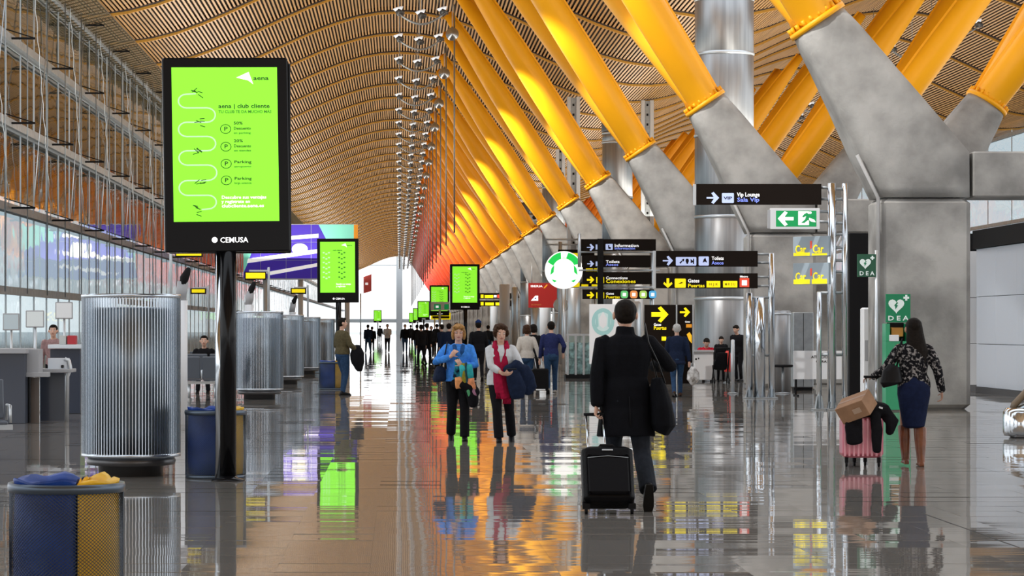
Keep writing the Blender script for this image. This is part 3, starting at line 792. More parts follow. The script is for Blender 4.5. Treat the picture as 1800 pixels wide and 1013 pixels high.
D.panel('frame', 1354, 366, 1441, 403, M_white, .10); D.panel('side', 1350, 369, 1354, 402, M_grey, .1)
D.rect('face', 1364, 370.5, 1435, 398.5, M_exit)
M_ew = mat('exit_white', (.95, 1, .95), .5, emit=.5)
D.arrow(1381, 384.5, 14, PI, M_ew, t=.34).location.y = -.003
o = D.rect('door_symbol', 1403, 371.5, 1422, 396, M_ew, dy=-.006)
D.shape('running_figure', [(1413,377),(1418,374),(1422,377),(1428,375),(1432,380),(1427,380),(1424,384),(1430,388),(1434,388),(1433,391),(1426,391),(1420,387),(1414,392),(1408,392),(1415,386),(1417,380),(1412,382),(1410,381)], M_exit, dy=-.009)
D.shape('running_figure_head', [(1424+2.6*math.cos(t*PI/6), 374+2.4*math.sin(t*PI/6)) for t in range(12)], M_ew, dy=-.010)
D.shape('running_figure_leg', [(1422,383),(1431,386),(1434,391),(1426,390),(1422,387)], M_ew, dy=-.010)
for k, (yt, yb, lb) in enumerate(((415, 450, 'upper grey car hire sign with yellow lettering on the near mast'), (462, 500, 'lower grey car hire sign with yellow lettering on the near mast'))):
    # pair of sign boards, angled to the hall
    rt = thing('car_hire_sign', (PX(1457, Y), Y-.1, 0), lb, 'sign')
    W_ = .86; H_ = (yb-yt)*Y/F; zc = PZ((yt+yb)/2, Y); ang = math.radians(-50)
    Mx = Matrix.Translation((0, 0, zc)) @ Matrix.Rotation(-ang, 4, 'Z')
    o = MB().cbox(-W_, 0, -.03, .03, -H_/2, H_/2, .006).build('panel', mat('car_sign_grey', (.34,.42,.48), .4), rt); o.matrix_local = Matrix.Translation((0,0,zc)) @ Matrix.Rotation(math.radians(-48), 4, 'Z')
    for j, (t, u0) in enumerate((('Car', -.80), ('Car', -.38))):
        te = text('lettering', t, .21, M_yel, o, (u0, -.034, -.06)); te.scale = (.8, 1, 1)
    MB().box(-.84, -.45, -.036, -.031, -H_/2+.01, -H_/2+.10 if k else -H_/2+.07).box(-.40, -.04, -.036, -.031, -H_/2+.01, -H_/2+.10 if k else -H_/2+.05).build('yellow_band', M_yel, o)
    MB().box(-.44, -.40, -.037, -.031, -.04, .1).build('red_mark', mat('red_print', (.8,.08,.04), .5, emit=.3), o)
# middle mast
Y = 56
root = thing('sign_mast', (PX(1336, Y), Y, 0), 'three-post steel mast carrying the gates sign, in front of the grey column', 'sign mast')
mast([(1317, 515, .075), (1335, 523, .13), (1356, 445, .07)], [(1315,1358,523),(1315,1358,625),(1330,1358,447),(1330,1358,462),(1330,1358,487),(1330,1358,503)], Y, root)
s = sign_root('direction_sign', 1243, Y-.2, 'black direction sign with pale blue icons and Aseos lettering'); D = Draw(s, Y-.2)
D.panel('panel', 1153, 441, 1332, 469, M_dark, .08); D.panel('end_cap', 1148, 441, 1153, 507, M_alu, .06)
D.arrow(1174, 458.5, 9, 0, M_lilac, t=.22)
D.rect('icon', 1188, 452, 1224, 467, M_lilac, r=1.5); D.rect('icon', 1228, 451, 1246, 467, M_lilac, r=1.5)
D.shape('symbol', [(1194,462),(1200,457),(1198,456),(1203,455),(1202,460),(1200,459),(1196,464)], M_dark, dy=-.006)
D.shape('symbol', [(1206,455),(1210,455),(1211,459),(1209,464),(1207,464),(1205,459)], M_dark, dy=-.006)
D.shape('symbol', [(1214,455),(1218,459),(1218,455),(1220,455),(1220,464),(1218,464),(1218,461),(1214,463)], M_dark, dy=-.006)
D.shape('symbol', [(1235,462),(1237,456),(1240,453),(1241,457),(1243,462),(1239,460)], M_dark, dy=-.006)
D.text('Toilets', 1251, 454.5, 6, M_wprint, wpx=21); D.text('Aseos', 1251, 462.5, 6, MATS['blue_lettering'], wpx=21)
s = sign_root('direction_sign', 1243, Y-.2, 'black direction sign with yellow Puertas lettering and a red square'); D = Draw(s, Y-.2)
D.panel('panel', 1153, 480.5, 1332, 507, M_dark, .08)
D.arrow(1174, 498, 8.5, PI/2, M_yel, t=.45)
D.rect('icon', 1186, 490, 1205.5, 506, M_yel, r=1.5)
D.shape('symbol', [(1192,499),(1198,496),(1201,497),(1196,499)], M_dark, dy=-.006)
D.text('Gates', 1209, 494, 6, M_wprint, wpx=20); D.text('Puertas', 1209, 502.5, 6, M_yel, wpx=29)
D.rect('yellow_box', 1242, 494, 1266, 505.5, M_yel); D.rect('yellow_box', 1271, 494, 1296, 505.5, M_yel)
D.text('H J K', 1246, 500, 4.5, mat('olive_print', (.35,.27,.0), .5), wpx=16, dy=-.006); D.text('M R S U', 1274, 500, 4.5, MATS['olive_print'], wpx=18, dy=-.006)
D.rect('red_square', 1300, 489, 1317, 505, MATS['red_print']); D.rect('white_square', 1304, 493, 1313, 502, M_wprint, dy=-.006)
D.text('Metro', 1300.5, 486.5, 3.4, M_wprint, wpx=14)
# cluster around the man's head
Y = 78
root = thing('sign_mast', (PX(1055, Y), Y, 0), 'dark pole carrying the stack of four direction signs above the man in black', 'sign mast')
MB().box(-.09, .09, -.12, .0, 0, PZ(420,Y)).build('post', M_black, root)
MB().tube([(PX(1018,Y)-root.location.x,-.1,PZ(470,Y)),(PX(1018,Y)-root.location.x,-.1,PZ(411,Y))], .05, 8).build('end_post', M_alu, root)
MB().tube([(PX(1147,Y)-root.location.x,.2,0),(PX(1147,Y)-root.location.x,.2,PZ(440,Y))], .07, 8).build('end_post', M_alu, root)
for yy in (443, 475, 505): MB().tube([(PX(1018,Y)-root.location.x,.12,PZ(yy,Y)),(PX(1160,Y)-root.location.x,.12,PZ(yy,Y))], .03, 6).build('tie_bar', M_alu, root)
def s4(y0, y1, x0, x1, lb, yy=-.02):
    s = sign_root('direction_sign', 1086, Y+yy, lb); D = Draw(s, Y+yy); D.panel('panel', x0, y0, x1, y1, M_dark, .08); return D
D = s4(420.5, 441, 1021, 1153, 'top black sign of the stack, with a wheelchair icon and pale blue lettering')
D.arrow(1038, 435, 6.5, 0, M_lilac, t=.2); D.rect('icon', 1047, 430, 1051, 439, M_lilac); D.rect('icon', 1064.5, 429, 1077, 439.5, M_lilac, r=1)
D.shape('symbol', [(1069,431),(1071,431),(1071,434),(1074,435),(1073,438),(1069,437)], M_dark, dy=-.006)
D.text('Information', 1080, 432, 5, M_wprint, wpx=42); D.text('Informaci\u00f3n', 1080, 437, 4.2, MATS['blue_lettering'], wpx=36)
D = s4(449, 470, 1023, 1144, 'second black sign of the stack, with short Aseos lettering')
D.arrow(1038, 464, 6, 0, M_lilac, t=.2); D.rect('icon', 1047, 460, 1051, 468, M_lilac)
D.text('Toilets', 1065, 460.5, 5, M_wprint, wpx=24); D.text('Aseos', 1065, 465.5, 4.5, MATS['blue_lettering'], wpx=22)
D = s4(478.5, 500, 1024, 1146, 'third black sign of the stack, with yellow Conexiones lettering')
D.arrow(1038, 492, 6.5, 0, M_yel, t=.4); D.rect('icon', 1048, 487, 1062, 498, M_yel, r=1)
D.text('Connections', 1065, 489, 4.6, M_wprint, wpx=38); D.text('Conexiones', 1065, 495, 6, M_yel, wpx=52)
D = s4(509, 526, 1024, 1150, 'bottom black sign of the stack, with four coloured round icons')
D.arrow(1038, 519, 6.5, 0, M_yel, t=.4); D.rect('icon', 1048, 514, 1062, 525, M_yel, r=1)
D.text('Gates', 1065, 516.5, 4, M_wprint, wpx=14); D.text('Puertas', 1065, 522.5, 5, M_yel, wpx=24)
for i, c in enumerate(((.15,.65,.2), (.95,.35,.1), (.5,.8,.15), (.1,.5,.9))):
    x0 = 1091+i*16.6; D.rect('colour_icon', x0, 511, x0+13, 524.5, mat('icon_colour_%d' % i, c, .5, emit=.4), r=4); D.rect('icon_centre', x0+3.5, 515, x0+9.5, 521, M_wprint, dy=-.006)
# signs behind the stack
Y = 112
s = sign_root('direction_sign', 1030, Y, 'black and yellow direction sign half hidden behind the round white sign'); D = Draw(s, Y)
D.panel('panel', 981, 439, 1045, 450, M_dark, .1); D.panel('panel', 985, 470, 1080, 480, M_dark, .1); D.panel('panel', 985, 498, 1080, 506, M_dark, .1)
for (a, b, c, d_) in ((990,450,1000,454),(1004,445,1017,453),(1030,472,1042,477),(1044,472,1050,477),(1062,471,1078,478),(1005,497,1019,505),(1022,500,1034,504.5),(1040,500,1052,504.5),(1060,499,1074,504)): D.rect('yellow_print', a, b, c, d_, M_yel)
MB().tube([(PX(985,Y)-s.location.x,.1,0),(PX(985,Y)-s.location.x,.1,PZ(425,Y))], .08, 8).tube([(PX(1075,Y)-s.location.x,.1,0),(PX(1075,Y)-s.location.x,.1,PZ(470,Y))], .08, 8).build('post', M_alu, s)
MB().tube([(PX(960,Y)-s.location.x,.1,PZ(421,Y)),(PX(1018,Y)-s.location.x,.1,PZ(421,Y))], .04, 6).tube([(PX(960,Y)-s.location.x,.1,PZ(430,Y)),(PX(1018,Y)-s.location.x,.1,PZ(430,Y))], .04, 6).build('tie_bar', M_alu, s)
# round coffee shop sign (white disc with green wreath pieces)
Y = 92
s = sign_root('round_shop_sign', 991, Y, 'round white and green illuminated shop sign above the man in the blue shirt'); D = Draw(s, Y)
M_lit = mat('lit_white', (1, 1, .97), .5, emit=.95); M_gr = mat('lit_green', (.01, .55, .08), .5, emit=.9)
cx_, cy_ = 991, 475
MB().lathe([(.66,0),(.68,.02),(.68,.16),(.66,.18)], n=40, axis='y', c=(0,-.09,PZ(cy_,Y))).build('box', M_lit, s)
def arc(r0, r1, a0, a1, nm='green_band'):
    p = [(cx_+r1*math.cos(math.radians(a)), cy_-r1*math.sin(math.radians(a))) for a in range(a0, a1+1, 6)]
    p += [(cx_+r0*math.cos(math.radians(a)), cy_-r0*math.sin(math.radians(a))) for a in range(a1, a0-1, -6)]
    D.shape(nm, p, M_gr, dy=-.10)
arc(20, 31.5, 100, 158); arc(20, 31.5, 22, 80)
for sx_ in (-1, 1):
    D.shape('green_wave', [(cx_+sx_*17,466),(cx_+sx_*22,472),(cx_+sx_*24,484),(cx_+sx_*18,479)], M_gr, dy=-.10)
    D.shape('green_wave', [(cx_+sx_*12,494),(cx_+sx_*22,491),(cx_+sx_*17,497)], M_gr, dy=-.10)
D.shape('figure_outline', [(cx_-5,455),(cx_,450),(cx_+5,455),(cx_+3,457),(cx_-3,457)], mat('pale_green', (.75,.95,.75), .5, emit=.8), dy=-.10)
MB().tube([(0,.12,0),(0,.12,PZ(500,Y))], .07, 8).build('post', M_alu, s)
Y = 70
s = sign_root('coffee_poster', 1060, Y, 'white poster with a pale teal round emblem behind the head of the man in black', 'poster'); D = Draw(s, Y)
D.panel('board', 1036, 535, 1088, 640, M_white, .05)
M_tl = mat('pale_teal', (.35, .62, .62), .5)
ring = [(1060+20*math.cos(math.radians(a)), 566+24*math.sin(math.radians(a))) for a in range(0, 360, 15)]
D.shape('emblem', ring, M_tl); D.shape('emblem_centre', [(1060+(x-1060)*.7, 566+(y-566)*.7) for x, y in ring], mat('paler_teal', (.62,.8,.8), .5), dy=-.006)
D.shape('emblem_face', [(1053,560),(1060,548),(1067,560),(1066,572),(1060,578),(1054,572)], M_white, dy=-.008)
D.shape('emblem_wave', [(1047,556),(1051,552),(1052,574),(1047,578)], M_tl, dy=-.009); D.shape('emblem_wave', [(1073,556),(1069,552),(1068,574),(1073,578)], M_tl, dy=-.009)
# red hanging airline sign + clock
Y = 125
s = sign_root('airline_sign', 952, Y, 'red hanging airline sign with white lettering below the round white sign'); D = Draw(s, Y)
M_red = mat('airline_red', (.38, .012, .010), .5)
D.panel('panel', 929, 497.5, 979, 541, M_red, .15)
D.text('IBERIA', 932.5, 503.5, 3.6, M_wprint, wpx=21); D.shape('yellow_tail', [(955,507),(961,500),(963,501),(958,507)], M_org, dy=-.006)
D.shape('tail_emblem', [(933,529),(941,520),(946,520),(946,529)], M_wprint); D.rect('emblem_dot', 940, 523.5, 942.5, 526, mat('dark_blue_print', (.03,.03,.3), .5), dy=-.006)
D.text('BUSINESS', 934, 536, 2.4, mat('rust_print', (.6,.2,.05), .5), wpx=17, bold=False)
MB().tube([(PX(935,Y)-s.location.x,.07,PZ(498,Y)),(PX(935,Y)-s.location.x,.07,PZ(470,Y)+.2)], .02, 6).tube([(PX(973,Y)-s.location.x,.07,0),(PX(973,Y)-s.location.x,.07,PZ(498,Y))], .05, 6).build('post', M_alu, s)
s = thing('wall_clock', (PX(986, 115), 115, 0), 'round pale clock just right of the red hanging sign', 'clock')
z = PZ(537, 115)
MB().lathe([(.30,0),(.34,.02),(.34,.12),(.3,.14)], n=32, axis='y', c=(0,-.07,z)).build('case', M_alu, s)
MB().lathe([(.28,0),(.28,.01)], n=32, axis='y', c=(0,-.085,z)).build('face', mat('clock_face', (.7,.78,.76), .4), s)
MB().box(-.012,.012,-.1,-.09,z,z+.16).box(0,.14,-.1,-.09,z-.01,z+.012).build('hands', M_blackm, s)
MB().tube([(0,.05,0),(0,.05,z-.3)], .04, 8).build('post', M_alu, s)
# far pylons
Y = 180
s = sign_root('direction_sign', 870, Y, 'distant pair of black and yellow direction signs right of the third green screen'); D = Draw(s, Y)
D.panel('panel', 843, 515.5, 899, 525.5, M_dark, .2); D.panel('panel', 843, 528.5, 899, 538.5, M_dark, .2)
for a, b, c, d_ in ((845,518,850,524),(852,519,867,524),(845,531,850,537),(853,532,868,537),(871,532,887,537)): D.rect('yellow_print', a, b, c, d_, M_yel)
D.rect('red_print', 874, 518, 880, 524, MATS['red_print']); D.rect('white_print', 868, 519, 873, 523, M_wprint); D.rect('white_print', 882, 519, 887, 523, M_wprint)
for px in (905, 897): MB().tube([(PX(px,Y)-s.location.x,.3,0),(PX(px,Y)-s.location.x,.3,PZ(500,Y))], .07, 6).build('post', M_alu, s)
Y = 158
s = sign_root('exit_sign', 773, Y, 'small white and green sign hanging under the fourth green screen'); D = Draw(s, Y)
D.panel('panel', 757, 531, 790, 546, M_white, .1); D.rect('green_print', 763, 535, 775, 544, M_exit); D.rect('green_print', 781, 535, 789, 544, M_exit); D.rect('white_print', 766, 537.5, 771, 541.5, M_wprint, dy=-.02)
MB().tube([(0,.05,0),(0,.05,PZ(546,Y))], .06, 8).build('post', M_alu, s)
s = sign_root('direction_sign', 773, 200, 'distant yellow and black sign below the fourth green screen'); D = Draw(s, 200)
D.panel('panel', 757, 550, 792, 562, M_yel, .1); D.rect('black_print', 760, 556, 790, 560, M_dark); MB().tube([(-.4,.05,0),(-.4,.05,PZ(560,200))], .06, 6).build('post', M_alu, s)
s = sign_root('red_hanging_sign', 646, 220, 'small red hanging sign left of the bright far window'); D = Draw(s, 220)
o = MB().poly([(PX(639,220)-s.location.x,PZ(487,220)),(PX(653,220)-s.location.x,PZ(482,220)),(PX(653,220)-s.location.x,PZ(512,220)),(PX(639,220)-s.location.x,PZ(516,220))], .1).build('panel', mat('faded_red', (.55,.08,.07), .5, emit=.2), s)
D.rect('white_print', 642, 497, 647, 501, M_wprint, dy=-.02)
MB().tube([(-.6,.1,0),(-.6,.1,PZ(516,220))], .06, 6).build('post', M_alu, s)
# gate arrow boards behind the man
for i, (x0, x1, Yb, lb) in enumerate(((1133, 1188, 70, 'dark board with a large yellow arrow right of the man in black'), (1191, 1217, 71, 'narrow dark board with yellow print in front of the near steel duct'))):
    s = sign_root('arrow_board', (x0+x1)/2, Yb, lb, 'sign'); D = Draw(s, Yb); yb_ = 576+F*EYE/Yb
    D.panel('panel', x0, 536, x1, yb_, M_dark, .08); D.panel('edge_post', x1, 536, x1+2.5, yb_, M_alu, .08)
    if i == 0:
        D.arrow(1160, 553, 15, 0, M_yel, t=.42); D.text('Gates', 1149, 571, 4.5, M_wprint, wpx=13); D.text('Puertas', 1149, 577, 6, M_yel, wpx=22)
        D.rect('yellow_print', 1163, 592, 1171, 599, M_yel)
    else:
        D.arrow(1204, 549, 9, 0, M_yel, t=.3); D.text('Gates', 1204, 566, 3, M_wprint, wpx=9); D.rect('yellow_print', 1206, 570, 1216, 576, M_org); D.shape('yellow_print', [(1207,588),(1212,584),(1216,590),(1216,604),(1211,598)], mat('amber_print', (1,.55,.02), .5, emit=.4))
# ---------------------------------------------------------------- DEA cabinet and signs
def heart(D, cx, cy, r, m, dy=-.004):
    pts = []
    for t in range(28):
        a = 2*PI*t/28; x = 16*math.sin(a)**3; y = -(13*math.cos(a)-5*math.cos(2*a)-2*math.cos(3*a)-math.cos(4*a)); pts.append((cx+x*r/16, cy+y*r/16))
    D.shape('heart', pts, m, dy=dy)
    D.shape('lightning_bolt', [(cx+1.5*r/14,cy-6*r/14),(cx+3*r/14,cy-4*r/14),(cx,cy-1*r/14),(cx+3*r/14,cy),(cx-1.5*r/14,cy+7*r/14),(cx-2.2*r/14,cy+1*r/14),(cx-4*r/14,cy+.5*r/14)], M_grnp, dy=dy-.003)
    c = (cx+r*1.25, cy-r*.95); q = r*.36; w = q*.36
    D.shape('cross', [(c[0]-w,c[1]-q),(c[0]+w,c[1]-q),(c[0]+w,c[1]-w),(c[0]+q,c[1]-w),(c[0]+q,c[1]+w),(c[0]+w,c[1]+w),(c[0]+w,c[1]+q),(c[0]-w,c[1]+q),(c[0]-w,c[1]+w),(c[0]-q,c[1]+w),(c[0]-q,c[1]-w),(c[0]-w,c[1]-w)], m, dy=dy)
M_pw = mat('pale_print', (.75, .85, .82), .5, emit=.1)
Y = 47.4
s = thing('defibrillator_cabinet', (PX(1579, Y), Y, 0), 'green defibrillator cabinet with DEA sign against the big concrete pier', 'cabinet'); D = Draw(s, Y)
D.panel('sign_panel', 1557.5, 517, 1600.5, 567, M_grnp, .06)
heart(D, 1575.5, 537, 14, M_pw); D.text('D E A', 1560.5, 560, 8, M_pw, wpx=36)
D.panel('cabinet', 1557, 600, 1601, 721, mat('cabinet_green', (.0,.30,.12), .4, coat=.3), .35)
D.panel('cabinet_side', 1557, 569, 1564.5, 600, MATS['cabinet_green'], .35); D.panel('cabinet_side', 1594, 569, 1601, 600, MATS['cabinet_green'], .35)
D.panel('window_back', 1564.5, 567.5, 1594, 600, M_blackm, .05, dy=.28)
D.panel('defibrillator', 1569, 576, 1590, 592, mat('orange_case', (.7,.3,.04), .4), .12, dy=.12); D.panel('label_plate', 1563, 589, 1580, 600, M_white, .02, dy=-.01)
s = sign_root('defibrillator_sign', 1523, 46.9, 'small dark green DEA sign projecting left of the big concrete pier'); D = Draw(s, 46.9)
D.panel('panel', 1507, 447, 1540, 487, mat('dea_dark', (.01,.09,.045), .5), .03)
heart(D, 1521, 463, 10, M_pw); D.text('D E A', 1510.5, 481, 7, M_pw, wpx=26)
MB().tube([(PX(1541,46.9)-s.location.x,.03,0),(PX(1541,46.9)-s.location.x,.03,PZ(440,46.9))], .03, 8).build('post', M_alu, s)
# white service post, black screen wall beside the pier
s = thing('service_post', (PX(1524, 50.2), 50.2, 0), 'slim white service post left of the green cabinet', 'post')
MB().cbox(-.11, .11, -.15, .15, 0, PZ(541, 50.2), .03).build('body', M_white, s); MB().box(-.07,.07,-.155,-.15,.9,1.3).build('hatch', M_grey, s)
s = tag(MB().cbox(PX(1493,53), PX(1534,53), 53, 53.2, 0, PZ(410,53), .01).build('wall_dark_screen', M_blackm), kind='structure')
# wall behind middle mast: grey shaft
s = tag(MB().cbox(PX(1434,70), PX(1492,70), 70, 72, 0, PZ(480,70), .03).build('wall_low_concrete', M_conc), kind='structure')
# stainless bollards/drums behind the mast
for i, (px, Yd, r, y0, lb) in enumerate(((1373, 62, .23, 546, 'tall stainless cylinder behind the three-post mast'), )):
    s = thing('steel_cylinder', (PX(px, Yd), Yd, 0), lb, 'cylinder'); MB().lathe([(r,0),(r,PZ(y0,Yd)-.02),(r-.03,PZ(y0,Yd))], n=28).build('body', M_duct, s); MB().lathe([(r+.01,PZ(y0,Yd)-.1),(r+.02,PZ(y0,Yd)-.08),(r+.01,PZ(y0,Yd)-.06)], n=28, caps=False).build('ring', M_alu, s)
s = thing('steel_cabinet', (PX(1410, 63), 63, 0), 'grey steel cabinet right of the stainless cylinder', 'cabinet'); MB().cbox(-.25,.25,-.2,.2,.08,PZ(549,63),.02).build('body', M_gal, s); MB().box(-.22,.22,-.17,.17,0,.08).build('plinth', M_blackm, s); MB().box(-.005,.005,-.206,-.2,.1,1.9).build('seam', M_blackm, s)
# boards
Y = 58
s = thing('notice_barrier', (PX(1443, Y), Y, 0), 'wide white notice barrier on a dark frame behind the near mast', 'barrier'); D = Draw(s, Y)
D.panel('board', 1395, 617, 1491, 667, M_white, .04); D.text('ATENCI\u00d3N', 1426, 628, 4.5, M_dark, wpx=34); D.text('OBRAS', 1434, 636, 4, M_dark, wpx=22)
m = MB()
for a in (1400, 1440, 1486): m.box(PX(a,Y)-s.location.x-.02, PX(a,Y)-s.location.x+.02, .05, .09, 0, .75); m.box(PX(a,Y)-s.location.x-.02, PX(a,Y)-s.location.x+.02, -.25, .35, 0, .03)
m.build('stand', M_blackm, s)
s = thing('stool', (PX(1376, 60), 60, 0), 'small dark round table left of the wide white notice barrier', 'table')
MB().lathe([(.22,.62),(.24,.64),(.24,.67),(.22,.68)], n=24).build('top', M_blackm, s); MB().lathe([(.03,.02),(.03,.63)], n=10).build('stem', M_gal, s); MB().lathe([(.18,0),(.18,.02),(.04,.04)], n=20).build('base', M_gal, s)
Y = 72.4
s = thing('white_counter', (PX(1232, Y), Y, 0), 'white counter with a seated person in red behind it', 'counter'); D = Draw(s, Y)
D.panel('body', 1213, 619, 1254, 668, M_white, .6); D.panel('worktop', 1211, 616, 1256, 619.5, M_grey, .8, dy=-.06)
m = MB()
D.rect('mark', 1222, 630, 1225, 633, M_blackm); D.rect('mark', 1227, 629, 1229, 632, M_blackm)
s = thing('fire_extinguisher', (PX(1279, 72), 72, 0), 'red fire extinguisher beside the white counter', 'fire extinguisher')
MB().lathe([(.09,0.3),(.1,.32),(.1,.78),(.07,.86),(.03,.9)], n=20).build('cylinder', mat('extinguisher_red', (.65,.03,.02), .35, coat=.4), s)
MB().tube([(0,0,.88),(0,0,.96)], .03, 8).box(-.03, .1, -.02, .02, .94, .97).build('valve', M_blackm, s); MB().tube([(.05,-.02,.94),(.15,-.03,.8),(.14,-.03,.5)], .014, 6).build('hose', M_blackm, s); MB().lathe([(.12,0),(.12,.02),(.02,.03),(.02,.31)], n=16).build('stand', M_gal, s)
s = thing('barrier_post', (PX(1288, 60), 60, 0), 'thin steel post right of the fire extinguisher', 'post'); MB().lathe([(.045,.02),(.045,1.25),(.02,1.27)], n=14).build('tube', M_alu, s); MB().lathe([(.12,0),(.12,.02),(.05,.04)], n=18).build('base', M_gal, s)
# glass balustrade of the stair well in the middle distance
s = thing('glass_display_case', (PX(1018, 78), 78, 0), 'glass and white display case right of the man in the blue shirt', 'display case')
m = MB()
for px in (998, 1012, 1026, 1040):
    x = PX(px,78)-s.location.x; m.box(x-.03, x+.03, -.03, .03, 0, 1.35)
m.box(PX(996,78)-s.location.x, PX(1042,78)-s.location.x, -.04, .04, 1.3, 1.36); m.build('frame', M_alu, s)
for a in (998, 1012, 1026): MB().box(PX(a,78)-s.location.x+.04, PX(a+14,78)-s.location.x-.04, -.01, .01, .1, 1.29).build('pane', M_glass2, s)
MB().cbox(PX(996,78)-s.location.x, PX(1042,78)-s.location.x, .05, .6, .12, 1.1, .02).build('shelves', mat('display_goods', (.55,.6,.6), .5, noise_amt=.5, nscale=9), s)
MB().box(PX(994,78)-s.location.x, PX(1044,78)-s.location.x, -.1, .7, 0, .11).build('plinth', M_blackm, s)
# pale service columns between the far piers
cg = 0
for px, Yc, r, y0, m_ in ((887,170,.35,500,M_white),(905,168,.2,505,M_alu),(941,130,.22,541,M_alu),(1010,120,.30,506,M_alu),(1098,86,.16,545,M_white),(1112,88,.28,530,M_alu),(1123,90,.15,500,M_white),(1090,100,.3,520,M_white),(957,140,.35,520,M_whitep),(868,215,.3,530,M_whitep)):
    cg += 1
    s = thing('service_column', (PX(px, Yc), Yc, 0), 'pale cylindrical service column among the far concrete piers', 'column', group='pale service columns', kind='structure'); MB().lathe([(r,0),(r,PZ(y0,Yc)-.05),(r-.05,PZ(y0,Yc))], n=20).build('shaft', m_, s); MB().lathe([(r+.02,0),(r+.03,.03),(r+.03,.25),(r+.01,.27)], n=20).build('foot', M_gal, s)
# ---------------------------------------------------------------- white cabin wall at the right
cab = link('wall_cabin', None, None, (13.75, 0, 0)); tag(cab, kind='structure')
M_cab = mat('cabin_white', (.62, .68, .76), .3, coat=.2)
ztop = 3.42; zr = [.14, 1.16, 2.28, 3.42]
for i in range(10):
    for a, b in zip(zr, zr[1:]):
        MB().cbox(0, .08, 61-2.0*(i+1)+.006, 61-2.0*i-.006, a+.006, b-.006, .004).build('wall_panel', M_cab, cab)
MB().box(.06, .3, 41, 61.05, 0, 3.4).build('wall_core', M_blackm, cab); MB().box(-.02, .06, 41, 61, 0, .14).build('skirting', M_drumb, cab)
MB().box(-.05, 14, 41, 61.2, 3.43, 3.86).build('roof_fascia', M_blackm, cab)
w2 = tag(link('wall_cabin_end', None, None, (0, 62.5, 0)), kind='structure')
for a, b in zip(zr, zr[1:]): MB().cbox(12.2, 14.2, 0, .08, a+.006, b-.006, .004).build('wall_panel', M_white, w2)
MB().box(12.2, 14.2, -.02, .06, 0, .14).build('skirting', M_drumb, w2); MB().box(12.2, 20, .1, .2, 0, 3.85).build('wall_core', M_blackm, w2)
# ---------------------------------------------------------------- escalator end at the right edge
s = thing('escalator_balustrade', (PX(1816, 36), 36, 0), 'rounded steel balustrade end with a brown handrail at the right edge', 'balustrade')
m = MB(); x0 = PX(1765,36)-PX(1800,36)
rr = []
for k in range(9):
    t = k/8; X = x0+.9*t*t if False else x0+.02+1.6*t
    h = .42+.62*t**.9
    hw = .16+.06*min(1, t*3); 
    a = .09 if k else .03
    rr.append([(X,-hw+a,.06),(X,-hw,.06+a),(X,-hw,h-a),(X,-hw+a,h),(X,hw-a,h),(X,hw,h-a),(X,hw,.06+a),(X,hw-a,.06)])
m.rings(rr, smooth=True).build('side_cladding', M_steel, s)
MB().cbox(x0-.02, 1.6, -.2, .2, 0, .06, .02).build('plinth', M_drumb, s)
MB().lathe([(.2,.03),(.22,.08),(.22,.36),(.18,.42)], n=28, c=(x0+.08,0,0)).build('newel', M_chrome, s)
M_hr = mat('handrail_brown', (.17, .12, .07), .4)
MB().tube([(x0,0,.40),(x0+.02,0,.47),(x0+.2,0,.66),(x0+.8,0,1.0),(1.6,0,1.3)], [(.05,.09)]*5, 12, side=(0,0,1)).build('handrail', M_hr, s)
# ---------------------------------------------------------------- uplighter clusters below the ridge
M_body = mat('lamp_body', (.10, .10, .10), .4, .5); M_refl = mat('lamp_reflector', (.85, .9, .95), .3, .4, emit=.5)
lc = {}
m = MB(); arcp = [(-.05+1.8*t/8, 0, -.05-.42*math.sin(PI*t/8)) for t in range(9)]
m.tube(arcp, .03, 6).tube([(p[0], .22, p[2]) for p in arcp], .03, 6)
for p in arcp[1:-1]: m.tube([(p[0],0,p[2]),(p[0],.22,p[2])], .018, 5)
lc['curved_truss'] = m.mesh('curved_truss', M_gal)
m = MB()
for x in (.0, .85, 1.7): m.tube([(x,.1,0),(x,.1,3.2)], .012, 4)
lc['wire'] = m.mesh('wire', M_gal)
lamp_b = MB().tube([(0,0,-.17),(0,0,-.05),(.04,0,.05)], [.08,.16,.19], 12).box(-.03,.2,-.03,.03,-.12,-.07).mesh('lamp_housing', M_body)
lamp_r = MB().lathe([(.05,-.02),(.14,.02),(.21,.12),(.19,.13),(.1,.06)], n=16, caps=False).mesh('reflector', M_refl)
def cluster(x, y, g, lb):
    r = thing('uplighter_cluster', (x, y, EYE+12.1), lb, 'light fitting', group=g)
    for k, me in lc.items(): link(k, me, r)
    for lx, lz in ((0,.02),(.85,-.1),(1.68,.02)):
        h = link('lamp_housing', lamp_b, r, (lx, .1, lz)); link('reflector', lamp_r, h, (-.02, 0, .02), (0, math.radians(-15), 0))
ORD = 'topmost second third fourth fifth sixth seventh eighth ninth tenth eleventh twelfth'.split()
for k in range(48):
    Y = 98+9*k
    cluster(.0, Y, 'uplighter clusters below the ridge', ORD[k]+' of the uplighter clusters hanging in a row below the roof ridge' if k < 12 else 'hanging uplighter cluster in the long row running to the far end')
for k in range(6): cluster(21.4, 102+9*k, 'uplighter clusters among the right hand struts', ORD[k]+' of the uplighter clusters between the yellow struts at upper right')
M_ball = mat('silver_ball', (.5, .52, .54), .25, .9)
ball = MB().sphere((0,0,0), .3, 20).mesh('globe', M_ball); bw = MB().tube([(0,0,.28),(0,0,2.2)], .015, 4).tube([(.1,.35,-9),(.1,.35,2.4)], .04, 5).lathe([(.05,.27),(.05,.34)], n=8).mesh('wire', M_gal)
